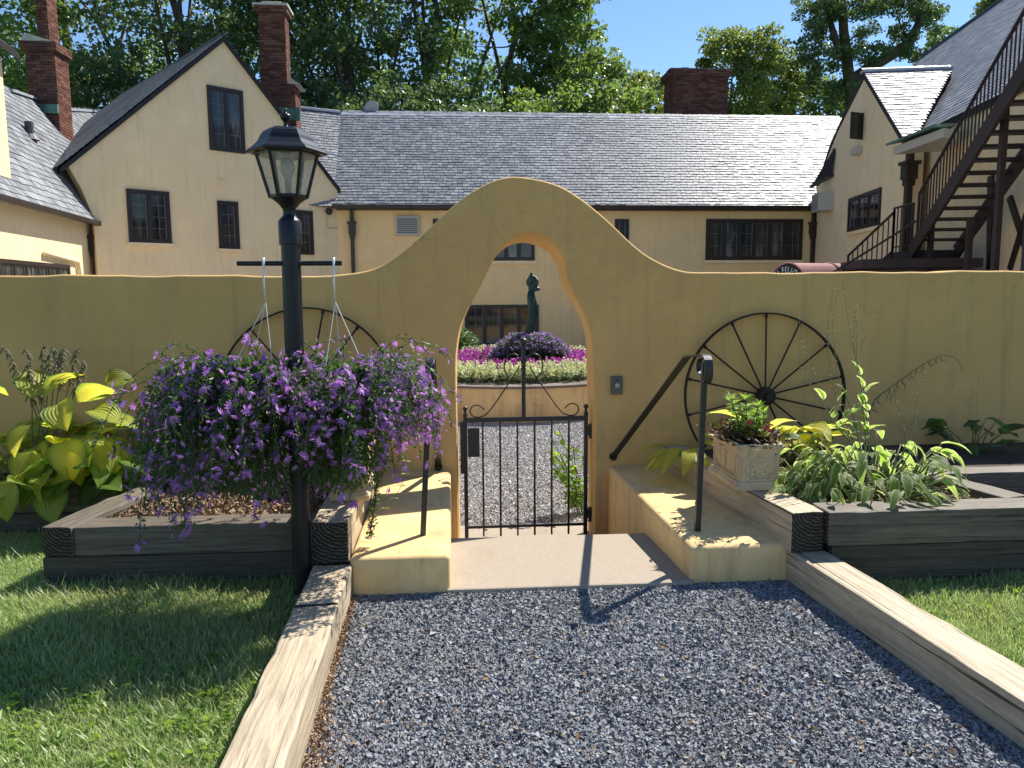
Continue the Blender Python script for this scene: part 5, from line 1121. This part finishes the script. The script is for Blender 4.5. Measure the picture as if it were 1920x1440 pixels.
def hosta(name, label, loc, n, L, pet, mat, seed, W=.62, arch=.35, fold=.3, spread=.10, up_=(20, 75), tilt=(-25, 30), azr=(0, 360), cat='hosta'):
    t = thing(name, label, cat, loc); g = np.random.default_rng(seed); ms = [leaf_mesh('leaf', mat, W*g.uniform(.9, 1.1), arch*g.uniform(.5, 1.6), fold*g.uniform(.6, 1.4), seed*10+i) for i in range(5)]
    st_ = MB()
    for i in range(n):
        a = R(g.uniform(*azr)); f = (i+.5)/n; el = R(up_[0]+(up_[1]-up_[0])*f+g.normal(0, 6)); pl = pet*g.uniform(.75, 1.15)*(.75+.35*f)
        b = A(*loc)+A(math.cos(a), math.sin(a), 0)*spread*g.uniform(.1, 1); e = b+A(math.cos(a)*math.cos(el), math.sin(a)*math.cos(el), math.sin(el))*pl
        m_ = (b+e)/2+A(0, 0, .12*pl); st_.tube([b, m_, e], [.005, .0045, .003], 5)
        ti = R(g.uniform(*tilt)); a2 = a+g.normal(0, .35); d = A(math.cos(a2)*math.cos(ti), math.sin(a2)*math.cos(ti), math.sin(ti)); put_leaf(t, ms, e, d, g.normal(0, .35), L*g.uniform(.7, 1.15), i)
    st_.build('stems', M['stalk'], t, smooth=True); return t, ms
def scape(parent, pts, pod0=.5, leafy=None, mat=None, pods=26, drop=.0, ps=.004, seed=0, sr=.0022):
    g = np.random.default_rng(seed); p = resamp(pts, 30); MB().tube(p, np.linspace(sr*1.5, sr*.5, 30), 5).build('flower_stalk', mat or M['stalk'], parent, smooth=True); m = MB()
    for i in range(pods):
        f = pod0+(1-pod0)*(i/pods); q = p[min(29, int(f*29))]+A(*g.normal(0, .002, 3)); a = g.uniform(0, 6.28); L = ps*g.uniform(.8, 1.5)
        d = A(math.cos(a), math.sin(a)*.6, -drop+.3*(drop == 0)); m.tube([q, q+d*L*1.2, q+d*L*2.4-A(0, 0, drop*L*1.5)], [ps*.25, ps*.5, ps*.2], 4)
    m.build('seed_pods', M['pod'] if drop == 0 else M['dry_stalk'], parent)
# big golden hosta, far left
hl, msg = hosta('golden_hosta', 'large golden hosta with huge glowing leaves in the far left bed', (-2.62, 5.05, .39), 85, .20, .34, M['hosta_gold'], 5, W=.86, arch=.25, fold=.45, up_=(5, 72), tilt=(-40, 35), spread=.20)
for (u, v, Yl, az, ti, L, rl) in [(60, 742, 4.95, 100, 50, .30, .3), (90, 740, 4.9, 35, 40, .30, -.5), (150, 752, 4.85, 20, 22, .28, -.7), (200, 716, 5.0, 10, 10, .20, .9), (175, 770, 4.8, 340, -12, .26, .3), (55, 800, 4.7, 250, -40, .26, .2), (85, 890, 4.65, 250, -60, .22, .5), (20, 905, 4.65, 240, -70, .30, -.3), (205, 792, 4.8, 5, -4, .24, .2), (10, 740, 4.8, 200, 20, .28, .2), (110, 760, 4.7, 300, -30, .26, .5), (225, 800, 4.95, 355, -3, .26, .05), (180, 830, 4.8, 320, -45, .30, -.1), (130, 830, 4.75, 290, -55, .30, .2), (60, 850, 4.7, 260, -65, .28, -.2), (210, 850, 4.85, 340, -50, .26, .2)]:
    a = R(az); tt = R(ti); put_leaf(hl, msg, onY(u, v, Yl), A(math.cos(a)*math.cos(tt), math.sin(a)*math.cos(tt), math.sin(tt)), rl, L*.80, int(u))
for i, (u, v) in enumerate([(50, 650), (82, 640), (95, 645), (108, 650), (120, 648), (147, 645), (158, 672), (2, 640), (30, 695), (50, 690)]):
    b = onY(60+i*6, 880, 5.1); tpt = onY(u, v, 4.98); scape(hl, [b, (b+tpt)/2+A(.02, 0, .05), tpt, tpt+A(.02*(i % 3-1), 0, -.015)], .70, mat=M['dry_stalk'], pods=26, drop=.8, ps=.011, seed=i, sr=.0035)
hosta('lime_hosta', 'green lower hosta clump spilling below the golden hosta, beside the left bed timber', (-2.28, 5.02, .39), 46, .19, .26, M['hosta_lime'], 16, W=.75, arch=.3, fold=.4, up_=(5, 60), tilt=(-50, 20), spread=.16)
hosta('small_hosta', 'dull green hosta leaves drooping over the back timber at the left', (-2.05, 5.1, .39), 12, .24, .22, M['hosta_dull'], 6, up_=(10, 50), tilt=(-50, 0), azr=(180, 360))
# right bed
hosta('yellow_hosta', 'yellow backlit hosta behind the stone planter at the right', (2.25, 4.85, .44), 24, .24, .26, M['hosta_yellow'], 7, W=.55, arch=.3, fold=.5, up_=(25, 70), tilt=(-15, 40), azr=(120, 400))
yh, msy = hosta('yellow_hosta', 'yellow hosta leaves rising right behind the red flowered planter plant', (1.98, 4.80, .44), 12, .22, .26, M['hosta_yellow'], 17, W=.5, arch=.3, fold=.6, up_=(50, 85), tilt=(10, 60))
hosta('variegated_hosta', 'pale hosta leaf clump just left of the right handrail post, behind the stone planter', (1.62, 4.98, .47), 9, .24, .14, M['hosta_yellow'], 8, up_=(15, 50), tilt=(-25, 10), azr=(150, 300), W=.45)
gh, msG = hosta('green_hosta', 'low mounded green hosta with tall thin seed stalks in the right bed', (2.42, 4.18, .43), 185, .145, .27, M['hosta_green'], 9, W=.36, arch=.5, fold=.4, up_=(3, 66), tilt=(-50, 22), spread=.28)
hosta('green_hosta', 'second green hosta clump nearest the stone planter in the right bed', (2.10, 4.15, .43), 90, .135, .18, M['hosta_green'], 19, W=.32, arch=.5, fold=.3, up_=(5, 60), tilt=(-45, 10), spread=.18)
g = np.random.default_rng(14)
for i, pts in enumerate([[(1612, 850), (1570, 800), (1520, 725), (1500, 690), (1498, 650)], [(1612, 850), (1560, 790), (1535, 720), (1505, 650), (1497, 585)], [(1615, 850), (1600, 780), (1570, 700), (1560, 600), (1572, 530)],
                         [(1620, 850), (1630, 760), (1605, 680), (1590, 600), (1580, 525)], [(1610, 850), (1580, 780), (1555, 700), (1552, 610), (1563, 540)], [(1630, 850), (1622, 740), (1600, 650), (1602, 600), (1608, 572)],
                         [(1690, 870), (1698, 830), (1690, 780), (1675, 740), (1672, 708)], [(1720, 870), (1714, 820), (1716, 760), (1727, 715), (1735, 695)], [(1625, 850), (1615, 730), (1605, 680), (1608, 620), (1600, 570)]]):
    P3 = [onY(u, v, 4.25+.05*math.sin(i*2+k)) for k, (u, v) in enumerate(pts)]; scape(gh, P3, .35, pods=40, ps=.0028, seed=50+i)
    if i not in (6, 7):
        rs = resamp(P3, 30)
        for k in (4, 7, 10, 13)[:3 + i % 2]: a = g.uniform(-1.2, 1.2)+(math.pi if g.random() < .5 else 0); put_leaf(gh, msG, rs[k], A(math.cos(a)*.6, -.2, .9), g.normal(0, .6), g.uniform(.07, .13), k)
hosta('dim_hosta', 'dim hosta in the shade against the wall at the far right', (3.72, 5.15, .42), 22, .15, .24, M['hosta_dull'], 10, up_=(20, 75), tilt=(-15, 30))
fs_ = thing('dry_fern_stalk', 'thin dark drooping stalk with withered leaflets leaning against the right wall', 'dry stalk', tuple(onY(1630, 800, 5.3)))
cur = resamp([onY(u, v, 5.3) for u, v in [(1625, 790), (1640, 748), (1690, 712), (1735, 680), (1770, 664), (1795, 672), (1806, 697)]], 40); m = MB().tube(cur, np.linspace(.005, .0015, 40), 5); m.build('stem', M['dry_stalk'], fs_); m = MB()
for k in list(range(4, 30)): q = cur[k]; m.tube([q, q+A(random.uniform(-.02, .03), -.005, -.03), q+A(random.uniform(-.02, .05), -.01, -.04-.07*(k < 18)*random.random())], [.002, .003, .001], 4)
m.build('leaflets', M['dry_stalk'], fs_)

# ================================================================ hanging baskets
def fan_flower():
    vs = [(0, 0, 0)]; fs = []
    for k in range(5):
        a = R(-62+31*k); d = A(math.cos(a), math.sin(a), 0); s = A(-math.sin(a), math.cos(a), 0); b = len(vs)
        vs += [tuple(d*.45-s*.13+A(0, 0, .10)), tuple(d*1.0-s*.07+A(0, 0, .02)), tuple(d*1.05+s*.06), tuple(d*.45+s*.13+A(0, 0, .10))]; fs += [(0, b, b+3, b+3), (b, b+1, b+2, b+3)]
    return np.array(vs), np.array([f if len(set(f)) == 4 else (f[0], f[1], f[2], f[2]) for f in fs])
def basket(label, cx, cy, cz_, reach, n_st, seed, hook, azw, zstop, heart):
    t = thing('hanging_basket', label, 'hanging basket', (cx, cy, cz_)); g = np.random.default_rng(seed)
    pot = MB().lathe((cx, cy, cz_), [(.085, -.13), (.09, -.128), (.125, .0), (.132, .0), (.132, .018), (.120, .018), (.115, -.01)], 28); pot.build('pot', M['white_plastic'], t, auto=40)
    MB().lathe((cx, cy, cz_), [(.001, .0), (.118, -.004)], 20, cap=False).build('potting_soil', M['soil'], t)
    hk = A(*hook); ap_ = hk-A(0, 0, .19)
    MB().tube([hk+A(0, .012, -.012), hk+A(0, .004, .014), hk+A(0, -.012, .012), hk+A(0, -.013, -.02), hk+A(-.004, -.006, -.10), ap_], [.005, .006, .006, .006, .004, .003], 8).build('hook', M['white_plastic'], t, smooth=True)
    for k in range(3):
        a = R(90+120*k+15); e = A(cx+.128*math.cos(a), cy+.128*math.sin(a), cz_+.012); MB().tube([ap_, e], .0018, 5).build('cord', M['white_plastic'], t)
    LP, LD, FP, FN = [], [], [], []; stems = MB()
    for i in range(n_st):
        a = azw(g); r0 = .11*g.uniform(.3, 1); p = A(cx+r0*math.cos(a), cy+r0*math.sin(a), cz_+.01); el = R(g.uniform(0, 52)); out_ = A(math.cos(a), math.sin(a), 0)
        d = out_*math.cos(el)+A(0, 0, math.sin(el)); L = reach(a)*(g.uniform(.42, .86) if g.random() < .88 else g.uniform(.8, 1.05)); ns = int(L/.018); pts = [p.copy()]; zs = zstop(a, g)+g.normal(0, .05)-(.20 if g.random() < .05 else 0); k_g = g.uniform(.085, .13)
        for s in range(ns):
            d = d+A(0, 0, -k_g)*min(1, .35+s/14)+g.normal(0, .07, 3); d = nrm(d); p = p+d*.018; pts.append(p.copy())
            if p[2] < zs: break
            if s > 2:
                for _ in range(2): LP.append(p+g.normal(0, .007, 3)); LD.append(nrm(g.normal(size=3)+d*.7))
            fr_ = s/ns; topness = max(0, (p[2]-cz_+.25)/.3)
            if s > 5 and g.random() < (.05+.10*fr_**2+.20*min(1, topness)*(fr_ > .2)): FP.append(p+g.normal(0, .014, 3)+A(0, 0, .008)); FN.append(nrm(out_*.8+A(0, 0, .5)+g.normal(0, .45, 3)))
        for _ in range(3): FP.append(p+g.normal(0, .016, 3)); FN.append(nrm(out_+g.normal(0, .5, 3)))
        if len(pts) > 3: stems.tube(pts[::4]+[pts[-1]], .0018, 3, cap=False)
    # dense heart of the plant
    nb = 11000; dd_ = g.normal(size=(nb, 3)); dd_ /= np.linalg.norm(dd_, axis=1)[:, None]; LP += list(A(cx, cy, cz_-.07)+dd_*(g.uniform(0, 1, nb)**.45)[:, None]*heart); LD += list(dd_)
    nb = 5500; dd_ = g.normal(size=(nb, 3)); dd_ /= np.linalg.norm(dd_, axis=1)[:, None]; LP += list(A(cx-.03, cy+.02, cz_-.30)+dd_*(g.uniform(0, 1, nb)**.5)[:, None]*heart*A(1.05, .8, 1.35)); LD += list(dd_*.5+A(0, 0, -.8))
    for _ in range(330):
        q = nrm(g.normal(size=3)); q[2] = abs(q[2])*.9-.15; FP.append(A(cx, cy, cz_-.07)+q*(heart+.015)*g.uniform(.97, 1.08)+g.normal(0, .006, 3)); FN.append(nrm(q+A(0, 0, .5)+g.normal(0, .35, 3)))
    LP, LD, FP, FN = map(np.array, (LP, LD, FP, FN)); stems.build('stems', M['bask_stem'], t)
    base_ = np.array([(0, 0, 0), (.5, -.19, .04), (1, 0, -.04), (.5, .19, .04)], float); n = len(LP)
    V, Fc = inst(base_, np.array([(0, 1, 2, 3)]), LP-wl(t), frame_rot(LD, g.normal(size=(n, 3))+A(0, 0, 1)), g.uniform(.016, .034, n)); tag(link('foliage', nmesh('foliage', V, Fc, M['bask_leaf']), t), kind='stuff')
    fb, ff = fan_flower(); n = len(FP); rot_ = frame_rot(g.normal(size=(n, 3))-A(0, 0, .6), FN); sc_ = np.clip(.0205*np.exp(g.normal(0, .27, n)), .011, .030)
    order = np.argsort(FP[:, 1]); near = order[:300]; rest = order[300:]; me = bpy.data.meshes.new('flower'); me.from_pydata([tuple(v) for v in fb], [], [tuple(dict.fromkeys(map(int, f))) for f in ff]); me.materials.append(M['purple'])
    for i in near:
        o = link('flower', me, t); q = FP[i]-wl(t); r_ = rot_[i]*sc_[i]; o.matrix_basis = Matrix([[*r_[0], q[0]], [*r_[1], q[1]], [*r_[2], q[2]], [0, 0, 0, 1]])
    tri = []
    for f in ff:
        if f[2] == f[3]: tri.append(f[:3])
        else: tri += [f[:3], f[[0, 2, 3]]]
    V, Fc = inst(fb, np.array(tri), FP[rest]-wl(t), rot_[rest], sc_[rest]); tag(link('flowers', nmesh('flowers', V, Fc, M['purple']), t), kind='stuff'); print(label, n, len(LP))
    return t
def azl(g): return g.uniform(0, 2*math.pi) if g.random() < .6 else math.pi+g.normal(0, .7)
def azr_(g): return g.uniform(0, 2*math.pi) if g.random() < .75 else g.normal(0, .7)
basket('hanging basket of purple fan flowers on the left arm of the lamp post', -.955, LY-.01, 1.165, lambda a: .93 if math.cos(a) < 0 else .72, 270, 3, (-.862, LY-.01, 1.745), azl, lambda a, g: .53+.07*math.sin(3*a), A(.30, .27, .19))
basket('hanging basket of purple fan flowers on the right arm, white pot showing beside the handrail', -.505, LY-.01, 1.165, lambda a: .88 if math.cos(a) > 0 else .66, 210, 4, (-.540, LY-.01, 1.745), azr_, lambda a, g: .66+.30*max(0, math.cos(a)), A(.22, .22, .17))

# ================================================================ other small plants
def shoots(name, label, cat, loc, rx, ry, n, h, mat, seed, L=.06, whorl=6, lv=5, top_only=False):
    t = thing(name, label, cat, loc); g = np.random.default_rng(seed); st_ = MB(); LP, LD = [], []
    for i in range(n):
        b = A(*loc)+A(g.uniform(-rx, rx), g.uniform(-ry, ry), 0)*.7; tp_ = b+A(g.normal(0, .35*rx), g.normal(0, .35*ry), h*g.uniform(.6, 1.1)); st_.tube([b, (b+tp_)/2+A(*g.normal(0, .01, 3)), tp_], .0025, 4)
        for k in range(lv):
            f = .3+.7*k/(lv-1); q = b+(tp_-b)*f; a0 = g.uniform(0, 6.28)
            for w__ in range(whorl): a = a0+6.283*w__/whorl+g.normal(0, .15); LP.append(q); LD.append((math.cos(a), math.sin(a), .25+.5*(k == lv-1)+g.normal(0, .2)))
    st_.build('stems', M['bask_stem'], t); LP, LD = np.array(LP), np.array(LD); n = len(LP)
    base_ = np.array([(0, 0, 0), (.35, -.15, .03), (1, 0, -.14), (.35, .15, .03)], float); V, Fc = inst(base_, np.array([(0, 1, 2, 3)]), LP-wl(t), frame_rot(LD, np.tile(A(0, 0, 1), (n, 1))+g.normal(0, .25, (n, 3))), L*g.uniform(.6, 1.15, n))
    tag(link('foliage', nmesh('foliage', V, Fc, mat), t), kind='stuff'); return t
pz = .715
im = shoots('impatiens', 'bushy planter plant with bright green tops and one red flower in the right stone planter', 'potted plant', (1.72, 4.30, pz), .11, .2, 16, .25, M['bright_leaf'], 81, L=.055, lv=5)
g = np.random.default_rng(82); n = 900; P = A(1.72, 4.30, pz+.03)+g.normal(0, 1, (n, 3))*A(.075, .12, .03); P[:, 2] = np.abs(P[:, 2]-pz)+pz; leafpatch('lower_foliage', None, None, P, M['bronze_leaf'], .05, 83, parent=im, asp=.42)
for dx, dz in ((.035, .115), (.055, .10), (.045, .13), (-.06, .15)):
    q = A(1.72+dx, 4.12, pz+dz); m = MB()
    for k in range(5): a = R(72*k+20); m.add([q, q+A(math.cos(a-.5)*.012, -.004, math.sin(a-.5)*.012), q+A(math.cos(a)*.02, -.001, math.sin(a)*.02), q+A(math.cos(a+.5)*.012, -.004, math.sin(a+.5)*.012)], [(0, 1, 2, 3)])
    m.build('flower', M['red'], im)
shoots('trailing_plant', 'yellow green leafy plant in the left stone planter below the purple flowers', 'potted plant', (-.555, 4.32, pz), .09, .2, 9, .20, M['pale_vine'], 84, L=.07, whorl=4, lv=4)
vine = thing('hanging_vine', 'thin pale vine with paired leaves trailing down onto the left step wall', 'vine', tuple(onY(745, 830, 4.1)))
vp_ = resamp([onY(u, v, Yv) for u, v, Yv in [(715, 820, 4.1), (745, 822, 4.05), (760, 850, 4.0), (763, 880, 4.0), (755, 905, 4.0), (740, 935, 3.98), (715, 960, 3.95)]], 40); MB().tube(vp_, .0014, 5).build('stem', M['stalk'], vine)
vm = [leaf_mesh('leaf', M['pale_vine'], .6, .2, .3, 90+i, nx=4, ny=4) for i in range(2)]
for k in range(2, 39, 5):
    for s_ in (-1, 1): put_leaf(vine, vm, vp_[k], A(s_, -.3, -.1+.2*random.random()), random.uniform(-.5, .5), random.uniform(.022, .034), k)
tr2 = thing('trailing_vine', 'leafy trailing stem with small purple flowers lying on the left step wall', 'vine', tuple(onY(700, 960, 3.9)))
cur = resamp([onY(u, v, Yv) for u, v, Yv in [(708, 850, 3.95), (707, 900, 3.92), (703, 950, 3.9), (697, 985, 3.88), (690, 1010, 3.86)]], 60); g = np.random.default_rng(91); MB().tube(cur, .002, 5).build('stem', M['bask_stem'], tr2)
leafpatch('foliage', None, None, np.repeat(cur, 7, 0)+g.normal(0, .009, (420, 3)), M['bask_leaf'], .022, 92, parent=tr2)
fb, ff = fan_flower()
for q in [cur[-1], cur[-5], cur[-9], cur[-3]+A(.03, 0, 0), cur[25]+A(.05, 0, -.01), cur[24]+A(.06, 0, 0)]:
    q = q+g.normal(0, .01, 3); V, Fc = inst(fb, np.array([[0, 1, 4], [0, 5, 8], [0, 9, 12], [0, 13, 16], [1, 2, 3], [1, 3, 4], [5, 6, 7], [5, 7, 8], [9, 10, 11], [9, 11, 12], [13, 14, 15], [13, 15, 16]]), (q-wl(tr2))[None], randrot(1, g), np.array([.024])); link('flower', nmesh('flower', V, Fc, M['purple']), tr2)
sh = thing('leafy_shrub', 'bright green sapling growing just behind the gate on the hinge side', 'shrub', (1.05, 6.15, -.25)); g = np.random.default_rng(95); st_ = MB(); sm2 = [leaf_mesh('leaf', M['bright_leaf'], .55, .3, .25, 96+i, nx=5, ny=4) for i in range(3)]
for i in range(11):
    b = A(1.08, 6.15, -.25)+A(*g.normal(0, .03, 2), 0); tp_ = b+A(g.uniform(-.26, .06), g.uniform(-.15, .15), g.uniform(.25, .85)); st_.tube([b, (b+tp_)/2+A(.02, 0, .03), tp_], .004, 5)
    for k in range(16): f = g.uniform(.15, 1); a = g.uniform(0, 6.28); put_leaf(sh, sm2, b+(tp_-b)*f, A(math.cos(a), math.sin(a), g.uniform(-.5, .5)), g.normal(0, .6), g.uniform(.05, .085), k)
st_.build('stems', M['bask_stem'], sh)
g = np.random.default_rng(97); d = g.normal(size=(5000, 3)); d /= np.linalg.norm(d, axis=1)[:, None]; c_ = onY(862, 650, 15); c_[2] = .35; ds = thing('dark_shrub', 'dark evergreen shrub at the left behind the round planter', 'shrub', (c_[0], 15, -.25)); leafpatch('foliage', None, None, c_+d*(g.uniform(.6, 1, 5000))[:, None]*A(.42, .4, .55), M['tree_leaf3'], .07, 98, parent=ds)
